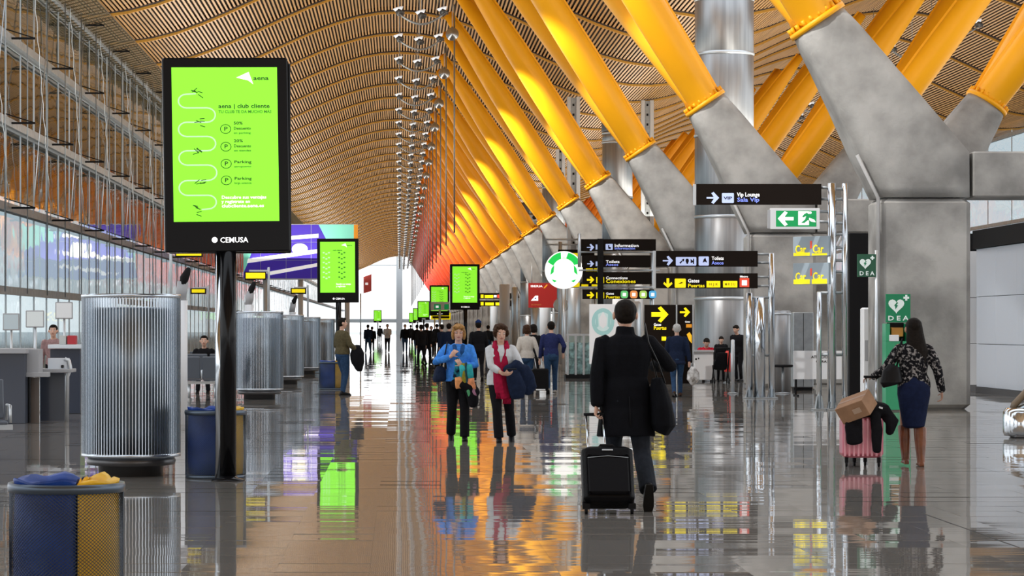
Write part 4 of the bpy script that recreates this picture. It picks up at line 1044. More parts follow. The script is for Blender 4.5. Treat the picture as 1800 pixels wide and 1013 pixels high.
for k in range(24):
    Y = 116+18*k; r = thing('silver_globe', (PX(795,116) if k == 0 else 2.35, Y, EYE+13.3), ORD[k]+' silver globe of the row hanging beside the ridge' if k < 10 else 'small silver globe in the receding row beside the ridge', 'globe', group='silver globes along the ridge')
    link('globe', ball, r); link('wire', bw, r)
# ================================================================ people
def V(*a): return Vector(a)
def ik(a, t, l1, l2, pole):
    d = t-a; L = d.length; mx = (l1+l2)*.995
    if L > mx: t = a+d*(mx/L); d = t-a; L = mx
    u = d/L; x = (l1*l1-l2*l2+L*L)/(2*L); h = math.sqrt(max(0, l1*l1-x*x))
    p = Vector(pole); p = (p-u*p.dot(u)).normalized()
    return a+u*x+p*h, t
def remesh(mb, name, m, parent, vox, smooth=3, folds=0.0, fscale=7.0, seed=0, fdir=(1, 1, .35), loc=None):
    me = mb.mesh(name, m)
    o = bpy.data.objects.new('tmp', me)
    r = o.modifiers.new('r', 'REMESH'); r.mode = 'VOXEL'; r.voxel_size = vox; r.use_smooth_shade = True
    s = o.modifiers.new('s', 'SMOOTH'); s.iterations = smooth; s.factor = .5
    m2 = evaluated_mesh(o); bpy.data.meshes.remove(me)
    m2.name = name
    if folds:
        n_ = len(m2.vertices)
        nr = [v.normal.copy() for v in m2.vertices]; cs_ = []
        for v, vn in zip(m2.vertices, nr):
            p = v.co; w_ = noise.noise(Vector((p.x*fscale*fdir[0]+seed, p.y*fscale*fdir[1], p.z*fscale*fdir[2])))+.5*noise.noise(Vector((p.x*fscale*2.3*fdir[0], p.y*fscale*2.3+seed, p.z*fscale*2.3*fdir[2])))
            cs_.extend(p+vn*w_*folds)
        m2.vertices.foreach_set('co', cs_)
        m2.update()
    m2.polygons.foreach_set('use_smooth', [True]*len(m2.polygons))
    m2.materials.clear(); m2.materials.append(m)
    return link(name, m2, parent, loc)
SKIN = mat('skin', (.68, .41, .30), .5, noise_amt=.06, nscale=20)
SKIN2 = mat('skin_tan', (.42, .22, .14), .5, noise_amt=.06, nscale=20)
_cl = {}
def cloth(name, col, **k): return mat('cloth_'+name, col, .85, spec=.15, noise_amt=k.pop('na', .15), nscale=k.pop('ns', 25), bump=.25, bscale=120, **k)
def finger_chain(mb, base, d, curl_ax, L, r, bend, n=6):
    pts = [base]; dd = Vector(d); p = base
    for f, b in ((.45, bend*.8), (.3, bend), (.25, bend*.8)):
        dd = Matrix.Rotation(b, 3, curl_ax) @ dd; p = p+dd*L*f; pts.append(p)
    mb.tube(pts, [r, r*.95, r*.88, r*.72], n, rcap=1)
def hand(mb, wrist, d, palm_n, thumb_side, curl=.35, k=1.0, r=.0085):
    """palm from the wrist along d; palm_n points out of the palm; fingers curl towards palm_n; thumb_side = side of the thumb"""
    d = Vector(d).normalized(); palm_n = Vector(palm_n); palm_n = (palm_n-d*palm_n.dot(d)).normalized(); s = d.cross(palm_n).normalized()
    if s.dot(Vector(thumb_side)) < 0: s = -s
    mb.tube([wrist-d*.02*k, wrist+d*.02*k, wrist+d*.055*k, wrist+d*.09*k], [(.022*k,.016*k),(.032*k,.015*k),(.040*k,.014*k),(.038*k,.011*k)], 10, side=s, rcap=.6)
    ax = d.cross(palm_n).normalized()
    for i, (o, L) in enumerate(((.030,.072),(.010,.080),(-.011,.074),(-.031,.058))):
        b = wrist+d*.085*k+s*o*k; dd = (d+s*o*2.5).normalized(); finger_chain(mb, b, dd, ax, L*k, r*k, curl*(1+.1*i))
    tb = wrist+d*.028*k+s*.026*k; finger_chain(mb, tb, (s*.8+d*.75+palm_n*.25).normalized(), ax, .066*k, r*1.15*k, curl*.5)
def person(label, loc, rz, H=1.75, fem=False, pose=None, top=None, hem=.90, top_flare=.0, trousers=None, trouser_flare=0.0, shoes=None, hair=None, hair_style='short', skin=SKIN,
           vox=.012, group=None, sleeve=1.0, bulk=1.0, face=True, head_yaw=0, head_pitch=0, skirt=None, boots=None, collar=False, seed=0, sit=False, top_name='jacket', fingers=True):
    p = dict(lf=(-.10,.02,.08), rf=(.10,-.02,.08), lw=(-.27,.02,.86), rw=(.27,.02,.86), lean=2, lpitch=0, rpitch=0, lh=(0,.1,-1), rh=(0,.1,-1), lpn=(1,0,0), rpn=(-1,0,0), curl=.45,
             lel=(-.4,-1,-.2), rel=(.4,-1,-.2), hipz=None, kn=(0,1,0))
    p.update(pose or {})
    k = H/1.75
    root = thing('person', loc, label, 'person', rz, group)
    sw = .165 if fem else .19; hw = .088
    dz = (p['hipz'] or .92)-.92
    R = Matrix.Rotation(math.radians(-p['lean']), 3, 'X'); pel = V(0, 0, .95+dz)
    def T(x, y, z): return (pel+R @ (V(x, y, z+dz)-pel))
    SC = lambda v: Vector(v)*k
    if True:
        hipL, hipR = V(-hw, 0, .92+dz), V(hw, 0, .92+dz)
        kL, fL = ik(hipL, V(*p['lf']), .44, .41, p['kn']); kR, fR = ik(hipR, V(*p['rf']), .44, .41, p['kn'])
        shL, shR = T(-sw, 0, 1.42), T(sw, 0, 1.42)
        eL, wL = ik(shL, V(*p['lw']), .295, .26, p['lel']); eR, wR = ik(shR, V(*p['rw']), .295, .26, p['rel'])
    nk = T(0, 0, 1.49); hc = T(0, .02, 1.638)
    hr = Matrix.Rotation(math.radians(head_yaw), 3, 'Z') @ Matrix.Rotation(math.radians(-head_pitch-p['lean']*.3), 3, 'X')
    hs = 1.13
    def HD(x, y, z): return (hc+hr @ V(x, y, z)*hs)*k
    S_ = lambda v: Vector(v)*k
    bk = bulk
    tor = [((0,0,.86), .135, .10), ((0,0,.93), .160, .112), ((0,0,1.02), .143, .102), ((0,0,1.10), .128 if fem else .140, .095), ((0,.005,1.20), .140 if fem else .155, .108), ((0,.01,1.30), .155 if fem else .172, .115), ((0,0,1.39), .150 if fem else .165, .095), ((0,-.005,1.445), .105, .07), ((0,0,1.475), .062, .055)]
    # body ----------------------------------------------------------
    b = MB()
    b.tube([S_(T(*c)) for c, _, _ in tor]+[S_(T(0,.01,1.53)), S_(T(0,.015,1.58))], [(a*k*.9, d_*k*.9) for _, a, d_ in tor]+[(.052*k,.055*k),(.052*k,.058*k)], 16, side=(1,0,0), rcap=.3)
    for h_, kn, ft in ((hipL, kL, fL), (hipR, kR, fR)):
        b.tube([S_(h_), S_(h_*.5+kn*.5), S_(kn), S_(kn*.65+ft*.35), S_(ft)], [.082*k, .068*k, .052*k, .053*k, .036*k], 12, rcap=.6)
    for s_, e_, w__ in ((shL, eL, wL), (shR, eR, wR)):
        b.tube([S_(s_), S_(s_*.5+e_*.5), S_(e_), S_(e_*.6+w__*.4), S_(w__)], [.052*k, .046*k, .038*k, .037*k, .025*k], 10, rcap=.6)
    # head: skull, jaw, nose, ears
    def ell(c, r): 
        q = MB().sphere((0,0,0), 1, 16); b.add([HD(c[0]+x*r[0], c[1]+y*r[1], c[2]+z*r[2]) for x, y, z in q.v], q.f)
    ell((0,-.012,.022), (.077,.092,.088)); ell((0,.022,-.03), (.060,.066,.078)); ell((0,.052,-.082), (.034,.026,.024)); ell((0,.060,.012), (.052,.026,.03))
    b.tube([HD(0,.080,.018), HD(0,.098,-.012), HD(0,.104,-.026)], [.008*k,.012*k,.015*k], 8, rcap=.8)
    for sx_ in (-1, 1): ell((sx_*.084,-.004,-.008), (.013,.02,.032)); ell((sx_*.036,.062,-.028), (.018,.016,.018))
    if fingers:
        hand(b, S_(wL), p['lh'], p['lpn'], p.get('lth', (0,1,0)), p['curl'], k); hand(b, S_(wR), p['rh'], p['rpn'], p.get('rth', (0,1,0)), p['curl'], k)
    else:
        for w__, d_ in ((wL, p['lh']), (wR, p['rh'])):
            d_ = Vector(d_).normalized(); b.tube([S_(w__), S_(w__+d_*.08), S_(w__+d_*.16)], [(.024*k,.018*k),(.038*k,.02*k),(.028*k,.014*k)], 8, rcap=.8)
    remesh(b, 'body', skin, root, min(vox*.75, .012) if fingers and vox < .01 else vox, 2)
    if face:
        for sx_ in (-1, 1):
            e_ = MB().sphere(HD(sx_*.031,.080,.010), .0125*k, 10).build('eye', mat('eye_white', (.75,.72,.68), .3), root)
            MB().sphere(HD(sx_*.031,.0905,.010), .0058*k, 8).build('pupil', mat('pupil', (.02,.012,.01), .2), e_)
            MB().tube([HD(sx_*.016,.091,.031), HD(sx_*.032,.092,.036), HD(sx_*.047,.084,.031)], .0038*k, 5).build('eyebrow', hair or M_blackm, root)
        MB().tube([HD(-.021,.080,-.056), HD(-.008,.090,-.053), HD(.008,.090,-.053), HD(.021,.080,-.056)], [(.004*k,.003*k),(.006*k,.006*k),(.006*k,.006*k),(.004*k,.003*k)], 6, side=(0,0,1)).build('lips', mat('lips', (.42,.13,.11), .5), root)
    # trousers ------------------------------------------------------
    if trousers:
        t = MB()
        z0 = .95
        t.tube([S_(T(0,0,.84)), S_(T(0,-.005,.90)), S_(T(0,-.005,.96)), S_(T(0,0,1.05))], [(.13*k*bk,.11*k*bk),(.168*k*bk,.125*k*bk),(.166*k*bk,.122*k*bk),(.150*k*bk,.112*k*bk)], 16, side=(1,0,0), rcap=.3)
        for h_, kn, ft in ((hipL, kL, fL), (hipR, kR, fR)):
            dn = (ft-kn).normalized(); end = ft+dn*.015; f_ = trouser_flare
            t.tube([S_(h_+V(0,0,.02)), S_(h_*.6+kn*.4), S_(kn), S_(kn*.55+ft*.45), S_(end)], [.094*k*bk, .084*k*bk, (.064+f_*.4)*k, (.058+f_*.8)*k, (.052+f_)*k], 12)
        remesh(t, 'trousers', trousers, root, vox, 3, .006*k, 9, seed)
    if skirt:
        t = MB(); kz = (kL.z+kR.z)/2-.02
        t.tube([S_(T(0,0,1.06)), S_(T(0,-.01,.95)), S_(V(0,-.01,.86)), S_(V(0,0,.70)), S_(V(0,0,kz))], [(.145*k*bk,.11*k*bk),(.178*k*bk,.135*k*bk),(.18*k*bk,.135*k*bk),(.155*k*bk,.118*k*bk),(.118*k*bk,.095*k*bk)], 20, side=(1,0,0), rcap=.2)
        remesh(t, 'skirt', skirt, root, vox, 3, .005*k, 8, seed)
    if boots:
        for kn, ft in ((kL, fL), (kR, fR)):
            t = MB(); t.tube([S_(kn*.94+ft*.06), S_(kn*.6+ft*.4), S_(kn*.25+ft*.75), S_(ft), S_(ft+V(0,.0,-.03))], [.078*k,.074*k,.058*k,.050*k,.048*k], 14)
            t.tube([S_(ft+V(0,-.045,-.05)), S_(ft+V(0,.05,-.05)), S_(ft+V(0,.15,-.062))], [(.036*k,.028*k),(.040*k,.028*k),(.034*k,.016*k)], 12, side=(1,0,0), rcap=.8)
            t.box(*(c*k for c in (ft.x-.028, ft.x+.028, ft.y-.07, ft.y-.02, ft.z-.08, ft.z-.04)))
            remesh(t, 'boot', boots, root, vox*.8, 2, .003*k, 20, seed)
    if shoes:
        for ft, pit in ((fL, p['lpitch']), (fR, p['rpitch'])):
            M_ = Matrix.Rotation(math.radians(pit), 3, 'X')
            q = lambda x, y, z: S_(ft+M_ @ V(x, y, z))
            t = MB(); t.tube([q(0,-.055,-.045), q(0,0,-.035), q(0,.06,-.042), q(0,.13,-.052), q(0,.175,-.056)], [(.036*k,.032*k),(.041*k,.042*k),(.045*k,.036*k),(.044*k,.027*k),(.034*k,.020*k)], 12, side=(1,0,0), rcap=.8)
            t.tube([q(0,-.01,-.04), q(0,-.01,.03)], .043*k, 10)
            so = remesh(t, 'shoe', shoes, root, max(vox*.8, .007), 2)
            sb = MB().rings([[q(x*(1 if y > -.04 else .8), y, z) for x, y in ((-.034,-.085),(-.042,-.04),(-.042,.05),(-.046,.12),(-.03,.195),(.03,.195),(.046,.12),(.042,.05),(.042,-.04),(.034,-.085))] for z in (-.080,-.064)], smooth=False)
            sb.build('sole', mat('shoe_sole', (.012,.011,.01), .7, spec=.2), so)
    # upper garment ----------------------------------------------------
    if top:
        t = MB(); g_ = .016*bk
        rings_ = [(c, a*bk+g_, d_*bk+g_) for c, a, d_ in tor if c[2] >= max(hem-.02, .86)]
        pts = []; rad = []
        if hem < .86:
            n_ = 5
            for i in range(n_):
                u = i/n_; z = hem+(.86-hem)*u; fl_ = top_flare*(1-u)
                pts.append(V(0, -.01*(1-u), z+dz)); rad.append(((.168*bk+g_+fl_)*k, (.125*bk+g_+fl_*.8)*k))
        elif rings_ and rings_[0][0][2] > hem+.01:
            pts.append(T(0, 0, hem)); rad.append(((.158*bk+g_+top_flare)*k, (.112*bk+g_+top_flare)*k))
        for c, a, d_ in rings_:
            fl_ = top_flare*max(0, (1.1-c[2])/.3) if c[2] < 1.1 else 0
            a_ = max(a, .158*bk+g_) if c[2] < 1.06 and hem < .95 else a
            pts.append(T(*c)); rad.append(((a_+fl_*.6)*k, (max(d_, .11*bk+g_) if c[2] < 1.06 and hem < .95 else d_)*k))
        rad[-1] = (.072*k, .066*k)
        t.tube([S_(q) for q in pts], rad, 20, side=(1,0,0))
        if collar: t.tube([S_(T(0,-.008,1.45)), S_(T(0,-.008,1.535))], [(.088*k,.080*k),(.074*k,.070*k)], 14, side=(1,0,0))
        for s_, e_, w__ in ((shL, eL, wL), (shR, eR, wR)):
            en = e_+(w__-e_)*(sleeve*1.0)
            t.tube([S_(s_*.84+T(0,0,1.43)*.16+V(0,0,-.008)), S_(s_+V(0,0,-.012)), S_(s_*.5+e_*.5), S_(e_), S_(e_*.45+en*.55), S_(en)], [.052*k*bk, .060*k*bk, .060*k*bk, .054*k*bk, .049*k*bk, .042*k*bk], 12, rcap=.5)
        remesh(t, top_name, top, root, vox, 3, .007*k, 8, seed+3)
    # hair -----------------------------------------------------------------
    if hair:
        t = MB()
        def he(c, r):
            q = MB().sphere((0,0,0), 1, 16); t.add([HD(c[0]+x*r[0], c[1]+y*r[1], c[2]+z*r[2]) for x, y, z in q.v], q.f)
        if hair_style == 'short':
            he((0,-.022,.030), (.086,.092,.088)); he((0,-.035,-.012), (.078,.066,.062)); he((0,.045,.085), (.058,.035,.028))
        elif hair_style == 'bob':
            he((0,-.022,.036), (.090,.096,.088)); he((0,-.04,-.02), (.092,.075,.085))
            for sx_ in (-1, 1): he((sx_*.074,.010,-.022), (.026,.042,.078))
            he((.028,.058,.078), (.056,.034,.026)); he((-.034,.054,.078), (.05,.034,.028))
        elif hair_style == 'curly':
            he((0,-.034,.044), (.102,.100,.088)); he((0,-.045,-.005), (.098,.078,.080))
            for sx_ in (-1, 1): he((sx_*.080,.012,.012), (.030,.046,.056))
            he((0,.040,.096), (.074,.040,.032))
        elif hair_style == 'long':
            he((0,-.022,.034), (.086,.096,.088)); 
            t.tube([HD(0,-.03,.03), HD(0,-.055,-.10), HD(.01,-.095,-.25), HD(.02,-.115,-.42)], [(.096*k,.078*k),(.112*k,.062*k),(.125*k,.05*k),(.06*k,.022*k)], 16, side=(1,0,0), rcap=.5)
        elif hair_style == 'cap':
            he((0,-.022,.030), (.079,.090,.086)); he((0,-.035,-.012), (.074,.066,.062))
        am = .010*k if hair_style == 'curly' else .003*k
        remesh(t, 'hair', hair, root, min(vox, .009), 2, am, 38 if hair_style == 'curly' else 30, seed, (1,1,.4) if hair_style != 'curly' else (1,1,1))
    return root, dict(k=k, HD=HD, T=T, S=S_, wL=wL*k, wR=wR*k, eL=eL*k, eR=eR*k, shL=shL*k, shR=shR*k, kL=kL*k, kR=kR*k, fL=fL*k, fR=fR*k)
H_dark = mat('dark_hair', (.010, .007, .005), .6, noise_amt=.3, nscale=40, spec=.12); H_brown = mat('brown_hair', (.05, .022, .010), .6, noise_amt=.4, nscale=40, spec=.15)
H_blond = mat('blond_hair', (.36, .19, .06), .6, noise_amt=.35, nscale=30, spec=.2); H_white = mat('white_hair', (.55, .54, .52), .6, noise_amt=.15, nscale=30)
C_blackcoat = cloth('black_coat', (.003, .0035, .0058)); C_char = cloth('charcoal', (.018, .022, .030)); C_black = cloth('black', (.007, .007, .009))
C_navy = cloth('navy', (.010, .018, .045)); C_jean = cloth('jeans', (.025, .06, .13)); C_dark = mat('dark_leather', (.005, .005, .006), .4, spec=.2)
# --- man in black overcoat pulling a case --------------------------------
Y = 21.9
man, q = person('man seen from behind in long black overcoat, walking away pulling a small black suitcase', (PX(1104, Y), Y, 0), 0, 1.775,
    pose=dict(lf=(-.09,.30,.08), rf=(.155,-.36,.19), rpitch=-62, lw=(-.262,-.10,.80), lh=(-.1,-.12,-1), lpn=(.2,-.1,-.2), rw=(.26,.30,1.20), rel=(1,-.55,-.75), rh=(-.6,.8,.3), rpn=(0,-.3,1), lel=(-1,-.5,-.1), lean=3, curl=.75, lth=(1,0,0)),
    top=C_blackcoat, hem=.61, top_flare=.035, bulk=1.16, trouser_flare=.022, trousers=C_char, shoes=C_dark, hair=H_dark, hair_style='short', vox=.0085, collar=True, seed=2, top_name='overcoat')
man.location.x = PX(1100, Y)
# cuffs, vent seam on the coat
k_ = q['k']
MB().tube([V(.02,-.185,.63)*k_, V(.02,-.188,.80)*k_, V(.015,-.160,.95)*k_], [(.003,.006)]*3, 6).build('back_vent', M_blackm, man)
# shoulder bag on the right hip, strap across the shoulder
bag = thing('shoulder_bag', Vector((man.location.x+.32, Y-.06, 0)), 'soft black shoulder bag hanging at the right hip of the man in the overcoat', 'bag')
t = MB(); t.tube([V(-.05,0,1.12),V(-.04,0,1.03),V(-.02,-.01,.88),V(-.005,-.01,.72),V(-.03,0,.66)], [(.05,.14),(.075,.15),(.095,.165),(.11,.17),(.07,.15)], 16, side=(1,0,0)); remesh(t, 'body', C_blackcoat, bag, .01, 4, .012, 7, 4)
MB().tube([V(.0,-.08,1.08),V(-.06,-.11,1.25),V(-.145,-.145,1.42),V(-.165,-.05,1.575),V(-.15,.06,1.5),V(-.04,.10,1.08)], [(.007,.024)]*6, 8, side=(1,0,0)).build('strap', C_dark, bag)
MB().tube([V(.09,-.1,.98),V(.105,-.02,.96),V(.09,.1,.98)], .008, 6).build('flap_edge', M_blackm, bag)
# suitcase: leaning away from the camera, towards the man's hand
cy = 21.28; cs = thing('suitcase', (PX(1070, cy), cy, 0), 'small black wheeled suitcase pulled by the man in the overcoat', 'suitcase')
tilt = Matrix.Rotation(math.radians(-30), 4, 'X')
Mt = Matrix.Translation((0, -.02, .055)) @ tilt
t = MB(); t.cbox(-.215, .215, -.10, .11, .02, .54, .035, M=Mt); body = t.build('shell', mat('suitcase_black', (.0035,.0035,.0045), .45, spec=.12, bump=.2, bscale=60), cs)
bv = body.modifiers.new('bevel', 'BEVEL'); bv.width = .012; bv.segments = 2
t = MB(); t.cbox(-.18, .18, -.125, -.095, .07, .43, .02, M=Mt); t.build('front_pocket', mat('suitcase_pocket', (.005,.005,.0065), .5, spec=.12), cs)
MB().tube([Mt @ V(-.17,-.127,.40), Mt @ V(0,-.13,.415), Mt @ V(.17,-.127,.40)], .004, 6).build('zip', M_gal, cs)
MB().cbox(-.045, .045, -.112, -.10, .475, .49, .003, M=Mt).build('badge', M_alu, cs)
MB().tube([Mt @ V(-.07,-.03,.54), Mt @ V(-.05,-.03,.565), Mt @ V(.05,-.03,.565), Mt @ V(.07,-.03,.54)], .011, 8).build('carry_handle', M_blackm, cs)
hL = (q['wL']+man.location-cs.location)+V(-.015, -.0, -.085)
topL, topR = hL+V(-.075, 0, 0), hL+V(.07, 0, 0)
for sx_, hp in ((-.145, topL), (.0, topR)): MB().tube([Mt @ V(sx_-.0,.08,.5), hp], .009, 8).build('handle_bar', M_chrome, cs)
MB().tube([topL+V(-.02,0,0), hL, topR+V(.01,0,0)], [.013,.016,.013], 10).build('handle_grip', M_blackm, cs)
MB().tube([topR+V(-.02,-.01,-.0), topR+V(-.015,-.02,-.17)], [(.003,.014)]*2, 6).build('luggage_strap', M_blackm, cs)
for sx_ in (-.19, .19):
    w_ = MB().lathe([(.02,-.014),(.035,-.012),(.035,.012),(.02,.014)], n=20, axis='x', c=(sx_, -.04, .035)).build('wheel', M_blackm, cs)
    MB().box(sx_-.03, sx_+.03, -.07, .03, .045, .09).build('wheel_housing', M_blackm, cs)
# --- woman in blue --------------------------------------------------------
Y = 35.0
C_blue = cloth('blue', (.06, .27, .80)); 
w1, q = person('woman in a blue jacket with a blond bob, walking towards us carrying a striped scarf', (PX(806, Y), Y, 0), PI, 1.58, fem=True,
    pose=dict(lf=(-.09,.12,.08), rf=(.11,-.16,.12), rpitch=-25, rw=(.12,.20,1.28), rel=(1,-.3,-.6), rh=(-.6,.2,.75), rpn=(-.3,-.8,0), lw=(-.04,.24,1.13), lel=(-1,-.3,-.8), lh=(.5,.2,.8), lpn=(.2,-.9,0), lean=-1, curl=.6),
    top=C_blue, hem=.90, top_flare=.04, bulk=1.2, trousers=C_black, trouser_flare=.02, shoes=C_dark, hair=H_blond, hair_style='bob', vox=.009, seed=5, head_pitch=6, sleeve=.86)
k_ = q['k']; HD = q['HD']
g = MB()
for sx_ in (-1, 1):
    g.tube([HD(sx_*.032+.017*math.cos(a*PI/5), .104, .010+.013*math.sin(a*PI/5)) for a in range(10)], .0022, 4, closed=True); g.tube([HD(sx_*.05,.10,.012), HD(sx_*.078,.02,.010)], .002, 4)
g.build('spectacles', mat('spectacle_frame', (.25,.08,.05), .3), w1)
# patterned blouse panel and open jacket fronts
bl = MB(); bl.tube([V(-.0,.108,1.36)*k_, V(0,.128,1.25)*k_, V(0,.128,1.10)*k_, V(0,.135,.97)*k_, V(0,.14,.86)*k_], [(.045,.02),(.055,.022),(.06,.022),(.085,.024),(.10,.022)], 12, side=(1,0,0))
remesh(bl, 'blouse', cloth('blue_black_print', (.01,.015,.03), col2=(.04,.42,.55), ns=14, detail=2), w1, .01, 2, .004, 10)
ln = MB(); ln.tube([V(-.07,.09,1.46)*k_, V(-.05,.135,1.36)*k_, V(-.02,.145,1.27)*k_], [(.03,.012),(.035,.013),(.012,.008)], 8, side=(1,0,0)); ln.tube([V(.07,.09,1.46)*k_, V(.05,.135,1.36)*k_, V(.02,.145,1.27)*k_], [(.03,.012),(.035,.013),(.012,.008)], 8, side=(1,0,0))
remesh(ln, 'lapels', cloth('dark_blue', (.02,.09,.28)), w1, .009, 1)
W1 = Matrix.Translation(w1.location) @ Matrix.Rotation(PI, 4, 'Z')
def wthing(root_, nm, lb, cat): 
    o = thing(nm, root_.location, lb, cat, rz=root_.rotation_euler.z); return o
sc = wthing(w1, 'scarf', 'teal, orange and olive striped scarf hanging over the arm of the woman in blue', 'scarf')
for i, (c, x0, z0, z1, wd) in enumerate((((.05,.45,.47), -.03, 1.15, .97, .05), ((.75,.33,.13), .03, .97, .80, .055), ((.30,.27,.03), -.045, 1.18, .79, .032), ((.04,.42,.45), -.135, 1.16, .95, .048), ((.80,.32,.15), -.16, .96, .78, .052), ((.10,.40,.18), -.13, .80, .68, .03), ((.42,.20,.30), -.20, .80, .66, .03), ((.03,.08,.10), -.085, 1.19, .80, .018))):
    t = MB(); x0 -= .02; t.tube([V(x0,.26,z0)*k_, V(x0-.01+.01*i*.3,.285,(z0*2+z1)/3)*k_, V(x0-.012,.28,(z0+2*z1)/3)*k_, V(x0-.02,.27,z1)*k_], [(wd*.9,.02),(wd,.024),(wd*1.05,.022),(wd,.015)], 10, side=(1,0,0))
    remesh(t, 'scarf_band', cloth('scarf_%d' % i, c), sc, .009, 2, .006, 16, i)
hb = wthing(w1, 'handbag', 'navy handbag under the arm of the woman in blue', 'handbag')
t = MB(); t.tube([V(.27,.02,1.12)*k_, V(.28,.03,1.06)*k_, V(.29,.04,.94)*k_, V(.285,.04,.90)*k_], [(.06,.10),(.08,.13),(.095,.14),(.08,.12)], 14, side=(1,0,0)); remesh(t, 'body', C_navy, hb, .01, 3, .006, 9)
MB().tube([V(.26,.06,1.10)*k_, V(.21,.10,1.30)*k_, V(.17,.04,1.50)*k_, V(.20,-.06,1.42)*k_, V(.27,-.06,1.10)*k_], .009, 6).build('strap', C_dark, hb)
dc = wthing(w1, 'dark_coat', 'black folded coat and bag carried low by the woman in blue', 'coat')
t = MB(); t.tube([V(.08,.20,.88)*k_, V(-.05,.23,.86)*k_, V(-.17,.22,.82)*k_, V(-.26,.2,.74)*k_], [.05,.075,.085,.06], 12, rcap=.8); t.tube([V(-.15,.22,.84)*k_, V(-.20,.22,.70)*k_, V(-.22,.21,.58)*k_], [.08,.085,.07], 12, rcap=.8)
remesh(t, 'fabric', C_black, dc, .011, 3, .012, 10)
# --- woman with crimson scarf ------------------------------------------------
Y = 34.6
C_wh = cloth('white_shirt', (.62, .64, .66), na=.05)
w2, q = person('woman in a white cardigan and long crimson scarf with curly brown hair, walking towards us', (PX(880, Y), Y, 0), PI, 1.57, fem=True,
    pose=dict(lf=(-.17,-.20,.115), rf=(.03,.12,.08), lpitch=-22, rw=(-.03,.27,1.03), rel=(1,-.3,-.8), rh=(-1,.25,0), rpn=(0,-.6,.5), lw=(-.13,.25,1.04), lel=(-1,-.2,-.8), lh=(.9,.35,-.1), lpn=(0,-.6,.6), lean=1, curl=.4, lth=(0,0,1), rth=(0,0,1)),
    top=C_wh, hem=.88, top_flare=.03, bulk=1.16, trousers=C_black, trouser_flare=.02, shoes=C_dark, hair=H_brown, hair_style='curly', vox=.009, seed=8, head_pitch=10, head_yaw=8, sleeve=.62)
k_ = q['k']
M_crim = cloth('crimson', (.36, .008, .045))
sc = wthing(w2, 'scarf', 'long crimson fringed scarf hanging down the front of the woman in white', 'scarf')
t = MB(); t.tube([V(.0,-.07,1.50)*k_, V(.085,-.01,1.50)*k_, V(.09,.08,1.43)*k_, V(.075,.14,1.28)*k_, V(.06,.165,1.10)*k_, V(.045,.17,.90)*k_, V(.02,.17,.74)*k_], [(.03,.035),(.03,.035),(.05,.026),(.058,.022),(.062,.022),(.07,.022),(.075,.018)], 12, side=(1,0,0))
t.tube([V(.0,-.07,1.50)*k_, V(-.085,-.01,1.50)*k_, V(-.09,.08,1.43)*k_, V(-.065,.14,1.28)*k_, V(-.045,.155,1.10)*k_, V(-.03,.165,.86)*k_, V(-.07,.175,.66)*k_], [(.03,.035),(.03,.035),(.05,.026),(.05,.022),(.055,.022),(.07,.022),(.075,.018)], 12, side=(1,0,0))
remesh(t, 'cloth', M_crim, sc, .009, 2, .009, 14)
t = MB()
for i in range(16):
    x = -.14+.014*i; z = .67 if i < 9 else .75; t.tube([V(x,.172,z)*k_, V(x-.004,.178,z-.05)*k_, V(x+.003,.172,z-.09)*k_], .0055, 4)
tag(t.build('fringe', M_crim, sc), kind='stuff')
ct = wthing(w2, 'carried_coat', 'navy coat draped over the forearm of the woman with the crimson scarf', 'coat')
t = MB(); t.tube([V(-.08,.21,1.10)*k_, V(-.22,.19,1.16)*k_, V(-.34,.12,1.10)*k_], [.06,.085,.07], 12, rcap=.8)
t.tube([V(-.16,.22,1.10)*k_, V(-.19,.24,.95)*k_, V(-.24,.23,.80)*k_, V(-.25,.22,.68)*k_], [(.08,.05),(.11,.06),(.12,.06),(.09,.04)], 14, side=(1,0,0), rcap=.5)
t.tube([V(-.32,.14,1.12)*k_, V(-.38,.15,.98)*k_, V(-.42,.15,.84)*k_, V(-.38,.15,.74)*k_], [(.08,.05),(.11,.06),(.11,.06),(.07,.04)], 14, side=(1,0,0), rcap=.5)
remesh(t, 'fabric', C_navy, ct, .011, 3, .016, 9)
MB().cbox(-.20, -.06, .30, .315, .985, 1.0, .003).build('phone', M_black, ct)
# --- woman with brown boots and cart --------------------------------------------
Y = 28.6
C_pat = cloth('black_white_print', (.006,.006,.008), col2=(.30,.28,.27), ns=34, detail=5)
r = C_pat.node_tree.nodes
for n_ in r:
    if n_.type == 'VALTORGB': n_.color_ramp.elements[0].position = .52; n_.color_ramp.elements[1].position = .60
w3, q = person('woman seen from behind with long dark hair, patterned blouse and tall brown boots', (PX(1606, Y), Y, 0), 0, 1.64, fem=True, skin=SKIN2,
    pose=dict(lf=(-.075,.10,.10), rf=(.075,-.06,.08), lw=(-.44,.20,1.06), lel=(-.5,-.6,-1), lh=(-1,.35,-.1), lpn=(0,0,-1), rw=(.335,.0,.90), rel=(.7,-1,-.1), rh=(.05,.1,-1), lean=2, curl=.55),
    top=C_pat, hem=.93, top_flare=.02, bulk=1.10, skirt=cloth('navy_skirt', (.008,.014,.045)), boots=mat('brown_leather', (.17,.05,.015), .38, noise_amt=.25, nscale=9, bump=.3, bscale=14), hair=H_dark, hair_style='long', vox=.009, seed=12, head_yaw=15, top_name='blouse')
k_ = q['k']
hb = wthing(w3, 'shoulder_bag', 'black leather bag under the left arm of the woman with brown boots', 'bag')
t = MB(); t.tube([V(-.24,-.07,1.20)*k_, V(-.27,-.08,1.12)*k_, V(-.28,-.09,1.0)*k_, V(-.27,-.09,.965)*k_], [(.07,.05),(.11,.06),(.13,.07),(.11,.055)], 14, side=(1,0,0)); remesh(t, 'body', C_dark, hb, .01, 3, .006, 9)
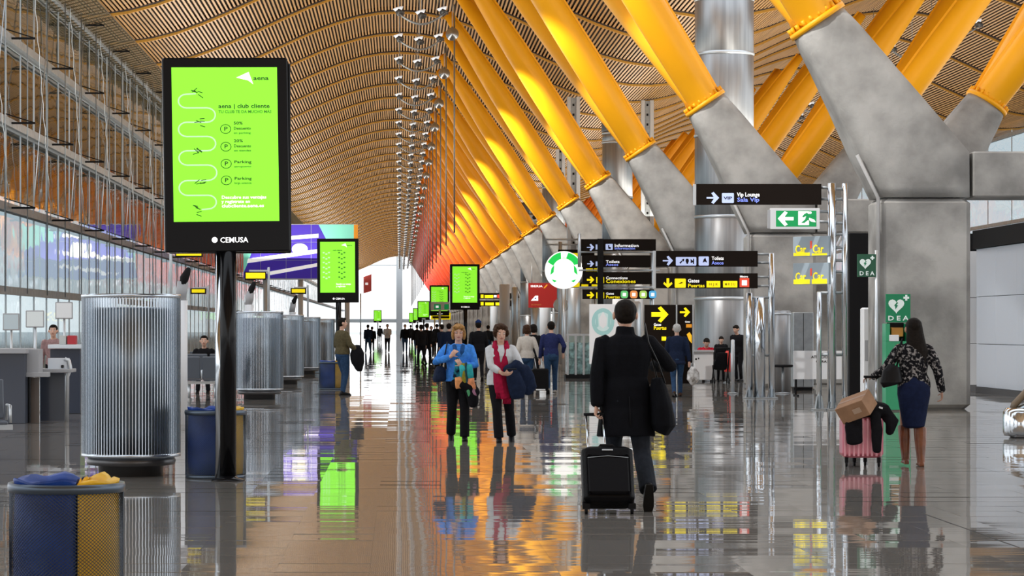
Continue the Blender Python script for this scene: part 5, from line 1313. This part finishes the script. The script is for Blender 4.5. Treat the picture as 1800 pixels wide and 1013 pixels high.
MB().tube([V(-.30,-.08,1.18)*k_, V(-.22,-.10,1.36)*k_, V(-.14,-.03,1.52)*k_, V(-.13,.06,1.46)*k_, V(-.20,.02,1.18)*k_], .010, 6).build('strap', C_dark, hb)
# pink suitcase with handle, jacket, cardboard box
Yc = 28.55; cs = thing('suitcase', (PX(1514, Yc), Yc, 0), 'pink ribbed wheeled suitcase with its handle pulled up', 'suitcase')
M_pink = mat('pink_shell', (.62, .16, .22), .3, coat=.4)
t = MB(); t.cbox(-.232, .232, -.13, .13, .10, .56, .04); o = t.build('shell', M_pink, cs); bv = o.modifiers.new('b', 'BEVEL'); bv.width = .015; bv.segments = 2
for i in range(9): MB().cbox(-.205+i*.05-.012, -.205+i*.05+.012, -.140, -.128, .12, .54, .004).build('rib', mat('pink_rib', (.80,.36,.42), .3), cs)
for sx_ in (-.18, -.06, .06, .18):
    if abs(sx_) > .1 or True: MB().lathe([(.012,-.012),(.03,-.01),(.03,.01),(.012,.012)], n=16, axis='x', c=(sx_, -.08 if abs(sx_) > .1 else .1, .03)).build('wheel', M_blackm, cs); MB().box(sx_-.018, sx_+.018, (-.08 if abs(sx_) > .1 else .1)-.02, (-.08 if abs(sx_) > .1 else .1)+.02, .045, .105).build('caster', M_blackm, cs)
hx = PX(1531, Yc)-cs.location.x; hz = PZ(663, Yc)
for dx in (-.035, .075): MB().tube([V(hx+dx,.11,.55), V(hx+dx,.11,hz-.01)], .010, 8).build('handle_bar', M_chrome, cs)
MB().tube([V(hx-.06,.11,hz), V(hx+.09,.11,hz)], .014, 10).build('handle_grip', M_blackm, cs)
jk = thing('black_jacket', (PX(1520, Yc), Yc, 0), 'black jacket with hanging sleeves thrown over the pink suitcase', 'jacket')
t = MB(); t.tube([V(-.20,0,.56),V(-.08,-.02,.60),V(.06,-.02,.66),V(.2,-.02,.62),V(.31,0,.50)], [(.07,.10),(.13,.10),(.15,.10),(.13,.09),(.08,.06)], 14, rcap=.8)
t.tube([V(-.14,-.13,.56),V(-.15,-.175,.42),V(-.14,-.17,.27)], [(.09,.03),(.10,.035),(.09,.03)], 12, side=(1,0,0), rcap=.6)
t.tube([V(.09,-.13,.60),V(.10,-.18,.42),V(.10,-.17,.18)], [(.06,.035),(.065,.035),(.05,.03)], 12, side=(1,0,0), rcap=.6)
t.tube([V(.20,-.06,.60),V(.29,-.07,.50),V(.26,-.06,.38)], [(.06,.05),(.08,.05),(.05,.04)], 12, side=(1,0,0), rcap=.6)
remesh(t, 'fabric', C_black, jk, .011, 3, .012, 9)
MB().cbox(-.075, -.03, -.165, -.16, .665, .685, .002, M=Matrix.Rotation(.3, 4, 'Y')).build('label_tag', M_white, jk)
bx = thing('cardboard_box', (PX(1499, Yc), Yc-.16, 0), 'brown cardboard box tilted on top of the black jacket', 'box')
bx.rotation_euler = (0, 0, 0)
Mb = Matrix.Translation((0, 0, PZ(715, Yc))) @ Matrix.Rotation(math.radians(-24), 4, 'Y') @ Matrix.Rotation(math.radians(-38), 4, 'Z') @ Matrix.Rotation(math.radians(14), 4, 'X')
t = MB(); t.cbox(-.17, .19, -.13, .13, -.10, .10, .004, M=Mb); t.build('carton', mat('cardboard', (.34,.19,.105), .8, noise_amt=.12, nscale=8), bx)
MB().box(-.172, .192, -.02, .02, .0995, .1015, M=Mb).build('tape', mat('brown_tape', (.25,.12,.05), .3), bx)
MB().box(.02, .12, -.1325, -.130, -.03, .03, M=Mb).build('box_label', mat('box_label', (.5,.35,.25), .6), bx)
# --- middle distance people ------------------------------------------------------
C_olive = cloth('olive', (.10, .085, .045)); C_cream = cloth('cream', (.60, .56, .50), na=.06)
Y = 58.6
p1, q = person('man in an olive jumper and jeans standing under the second green screen, jacket in hand', (PX(602, Y), Y, 0), math.radians(-62), 1.76, bulk=1.25,
    pose=dict(lf=(-.11,.06,.08), rf=(.11,-.04,.08), lw=(-.25,.12,.92), rw=(.24,.28,1.0), lean=-2, rel=(.5,-1,-.3)), top=C_olive, hem=.92, trousers=C_jean, shoes=C_dark, hair=H_dark, vox=.014, seed=3, top_name='jumper', fingers=False, head_yaw=-15)
j = thing('held_jacket', (PX(628, Y), Y-.1, 0), 'dark jacket held by the man in the olive jumper', 'jacket')
t = MB(); t.tube([V(-.02,0,1.1),V(0,0,.95),V(.02,0,.75),V(.05,0,.58)], [(.10,.09),(.16,.11),(.15,.1),(.07,.06)], 12, side=(1,0,0), rcap=.6); remesh(t, 'fabric', C_black, j, .014, 3, .02, 8)
WALK = dict(lf=(-.09,.20,.08), rf=(.10,-.22,.13), rpitch=-30, lw=(-.27,-.08,.86), rw=(.27,.12,.88))
WALK2 = dict(lf=(-.09,-.20,.12), rf=(.10,.20,.08), lpitch=-30, lw=(-.27,.10,.86), rw=(.27,-.1,.86))
Y = 60
p2, q = person('woman from behind in a cream top and jeans, pulling a black case', (PX(926, Y), Y, 0), 0, 1.60, fem=True, bulk=1.12, pose=dict(WALK, rw=(.34,-.08,.84)), top=C_cream, hem=.90, top_flare=.02, trousers=C_jean, shoes=C_dark, hair=H_brown, hair_style='bob', vox=.014, seed=6, fingers=False, top_name='cream_top')
cs2 = thing('suitcase', (PX(949, 59.2), 59.2, 0), 'black wheeled suitcase pulled by the woman in the cream top', 'suitcase')
MB().cbox(-.2,.2,-.13,.13,.09,.60,.03).build('shell', MATS['suitcase_black'], cs2)
for dx in (-.08, .06): MB().tube([V(dx,.1,.6),V(dx-.03,.28,.84)], .01, 6).build('handle_bar', M_alu, cs2)
MB().tube([V(-.13,.28,.845),V(.05,.28,.845)], .014, 6).build('handle_grip', M_blackm, cs2)
for sx_ in (-.16, .16): MB().lathe([(.02,-.015),(.045,-.012),(.045,.012),(.02,.015)], n=16, axis='x', c=(sx_, 0, .045)).build('wheel', M_blackm, cs2)
MB().cbox(-.1,.12,-.136,-.13,.1,.13,.002).build('trim', M_white, cs2)
Y = 59.6
person('man from behind in a dark blue shirt and jeans below the round white sign', (PX(969, Y), Y, 0), 0, 1.68, pose=dict(WALK2, rw=(.30,.18,1.02)), top=cloth('blue_shirt', (.02,.028,.10)), hem=.92, trousers=C_jean, shoes=cloth('pale_shoe', (.35,.33,.3)), hair=H_dark, vox=.014, seed=7, fingers=False, top_name='shirt', bulk=1.05)
Y = 66
person('dark-haired woman in black walking ahead of the woman in the cream top', (PX(938, Y), Y, 0), 0, 1.62, fem=True, pose=WALK, top=C_black, hem=.8, trousers=C_black, shoes=C_dark, hair=H_dark, hair_style='bob', vox=.016, seed=8, fingers=False)
Y = 57
p4, q = person('white-haired man from behind in a navy coat and jeans, carrying a pale bag', (PX(1190, Y), Y, 0), 0, 1.62, bulk=1.14, pose=dict(WALK2, rw=(.30,-.02,.84)), top=C_navy, hem=.78, trousers=C_jean, shoes=cloth('brown_shoe', (.06,.03,.02)), hair=H_white, vox=.013, seed=9, fingers=False, top_name='coat')
b = thing('carrier_bag', (PX(1217, Y), Y-.15, 0), 'white and grey plastic bag held by the white-haired man', 'bag')
t = MB(); t.tube([V(0,0,.66),V(0,0,.56),V(0,0,.40),V(0,0,.30)], [(.05,.04),(.13,.09),(.15,.1),(.06,.06)], 14, side=(1,0,0), rcap=.5); remesh(t, 'body', mat('plastic_bag', (.14,.12,.10), .4, col2=(.75,.76,.76), nscale=7), b, .014, 3, .02, 10)
MB().tube([V(-.05,0,.62),V(-.04,.02,.76),V(.03,.02,.76),V(.05,0,.62)], .008, 5).build('handle', M_white, b)
C_redc = cloth('red', (.50, .01, .03))
SIT = dict(lf=(-.12,.42,.08), rf=(.12,.42,.08), hipz=.50, lw=(-.20,.30,.66), rw=(.20,.30,.66), lean=6)
person('seated person in a red jacket behind the white counter', (PX(1240, 73.9), 73.9, 0), PI, 1.70, pose=dict(SIT, hipz=.50, lean=24), top=C_redc, hem=.92, trousers=C_black, shoes=C_dark, hair=H_dark, vox=.016, fingers=False, bulk=1.15, head_pitch=30)
s = thing('stool', (PX(1240, 73.9), 73.9, 0), 'dark stool under the seated person in red', 'stool'); MB().lathe([(.16,.40),(.17,.42),(.16,.45)], n=16).build('seat', M_blackm, s); MB().lathe([(.2,0),(.2,.02),(.03,.05),(.03,.41)], n=16).build('stem', M_gal, s)
for i, (px, Yp, rz, hh, c, lb) in enumerate(((1267, 73, PI, 1.3, C_black, 'person in black bending beside the fire extinguisher'), (1299, 74, 2.4, 1.62, C_black, 'person in black standing right of the thin steel post'), (1350, 71, PI, 1.5, C_navy, 'person in navy behind the three-post mast'))):
    person(lb, (PX(px, Yp), Yp, 0), rz, hh, pose=dict(lean=12), top=c, hem=.85, trousers=C_black, shoes=C_dark, hair=H_dark, hair_style='short', vox=.016, fingers=False, seed=i, head_pitch=20, bulk=1.15)
# luggage trolley with strap ring by the extinguisher
s = thing('pushchair', (PX(1267, 70.5), 70.5, 0), 'black folding pushchair left of the fire extinguisher', 'pushchair')
t = MB()
for sx_ in (-.2, .2): t.tube([V(sx_,.25,.08),V(sx_,-.1,.55),V(sx_,-.35,.98)], .02, 6); t.tube([V(sx_,-.2,.08),V(sx_,.15,.5)], .02, 6)
t.tube([V(-.2,-.35,.98),V(.2,-.35,.98)], .025, 6).build('frame', M_blackm, s)
for sx_ in (-.2, .2):
    for y in (-.2, .25): MB().lathe([(.03,-.02),(.08,-.015),(.08,.015),(.03,.02)], n=16, axis='x', c=(sx_, y, .08)).build('wheel', M_blackm, s)
t = MB(); t.tube([V(0,.1,.40),V(0,-.05,.5),V(0,-.2,.85)], [(.17,.04),(.18,.05),(.16,.03)], 10, side=(1,0,0), rcap=.5).build('seat', C_black, s)
# --- far people -----------------------------------------------------------------
far = [(647, 156, 0.3, 1.72, C_navy, C_jean, H_dark, 'far person in a navy jacket and jeans, leftmost on the bright floor', WALK),
 (654, 165, 0, 1.60, C_black, C_black, H_brown, 'far person in black just behind the one in the navy jacket', WALK2),
 (681, 160, PI, 1.76, C_wh, C_black, H_dark, 'far man in a white shirt and dark trousers walking towards us', dict(WALK, lw=(-.12,.26,1.08), rw=(.12,.26,1.08))),
 (712, 157, PI, 1.74, C_black, C_jean, H_dark, 'far person in a dark top and jeans right of the man in the white shirt', WALK2),
 (722, 215, 0, 1.75, C_char, C_char, H_dark, 'tiny grey figure behind the person in jeans', WALK),
 (668, 260, 0, 1.75, C_char, C_char, H_dark, 'tiny distant figure left of the man in the white shirt', WALK),
 (741, 104, 0.4, 1.66, C_black, C_black, H_dark, 'person in black at the left of the dark group beside the woman in blue', WALK),
 (750, 108, -.5, 1.72, C_black, C_black, H_dark, 'second person in black of the group beside the woman in blue', WALK2),
 (758, 132, PI, 1.62, C_char, C_black, H_brown, 'person in charcoal in the middle of the far dark group', WALK),
 (777, 95, .9, 1.66, C_navy, C_black, H_dark, 'person in navy just left of the blond head', WALK),
 (789, 88, -.2, 1.68, C_navy, C_black, H_dark, 'man in navy behind the shoulder of the woman in blue', WALK2),
 (803, 99, .1, 1.72, C_black, C_black, H_brown, 'person in black right behind the blond head', WALK),
 (733, 140, 0, 1.70, C_black, C_jean, H_dark, 'small dark figure at the far left edge of the dark group', WALK),
 (768, 150, 0, 1.75, C_char, C_black, H_dark, 'small grey figure below the fourth green screen', WALK2),
 (841, 74, 0, 1.72, C_black, C_black, H_dark, 'man in black with a blue cap between the two walking women', WALK),
 (858, 128, 0, 1.65, C_char, C_jean, H_dark, 'small grey figure behind the curly-haired woman', WALK2)]
for i, (px, Yp, rz, hh, tc_, tr_, hr_, lb, po) in enumerate(far):
    root_, q = person(lb, (PX(px, Yp), Yp, 0), rz, hh, pose=po, top=tc_, hem=.86, trousers=tr_, shoes=C_dark, hair=hr_, vox=.022 if Yp > 95 else .017, fingers=False, seed=i, bulk=1.12, face=False)
    if 'cap' in lb:
        HD = q['HD']; t = MB(); t.tube([HD(0,-.01,.07), HD(0,-.012,.11), HD(0,-.012,.135)], [(.09,.10),(.086,.095),(.05,.06)], 14, side=(1,0,0), rcap=.5); t.tube([HD(0,.07,.07), HD(0,.17,.062)], [(.07,.008),(.055,.006)], 10, side=(1,0,0)); t.build('cap', cloth('blue_cap', (.01,.03,.12)), root_)
# seated travellers by the gate seats
person('traveller with dark hair seated in the dark bench seats left of the big screen pole', (PX(362, 61), 60.5, 0), PI, 1.78, pose=dict(SIT, hipz=.50), top=C_black, hem=.92, trousers=C_black, shoes=C_dark, hair=H_dark, vox=.014, fingers=False, bulk=1.12)
person('clerk with dark hair standing behind the pale reading console', (PX(86, 47.5), 48.2, 0), PI, 1.60, pose=dict(lean=8), top=cloth('pink_grey', (.35,.22,.22)), hem=.9, trousers=C_black, shoes=C_dark, hair=H_dark, vox=.014, fingers=False)
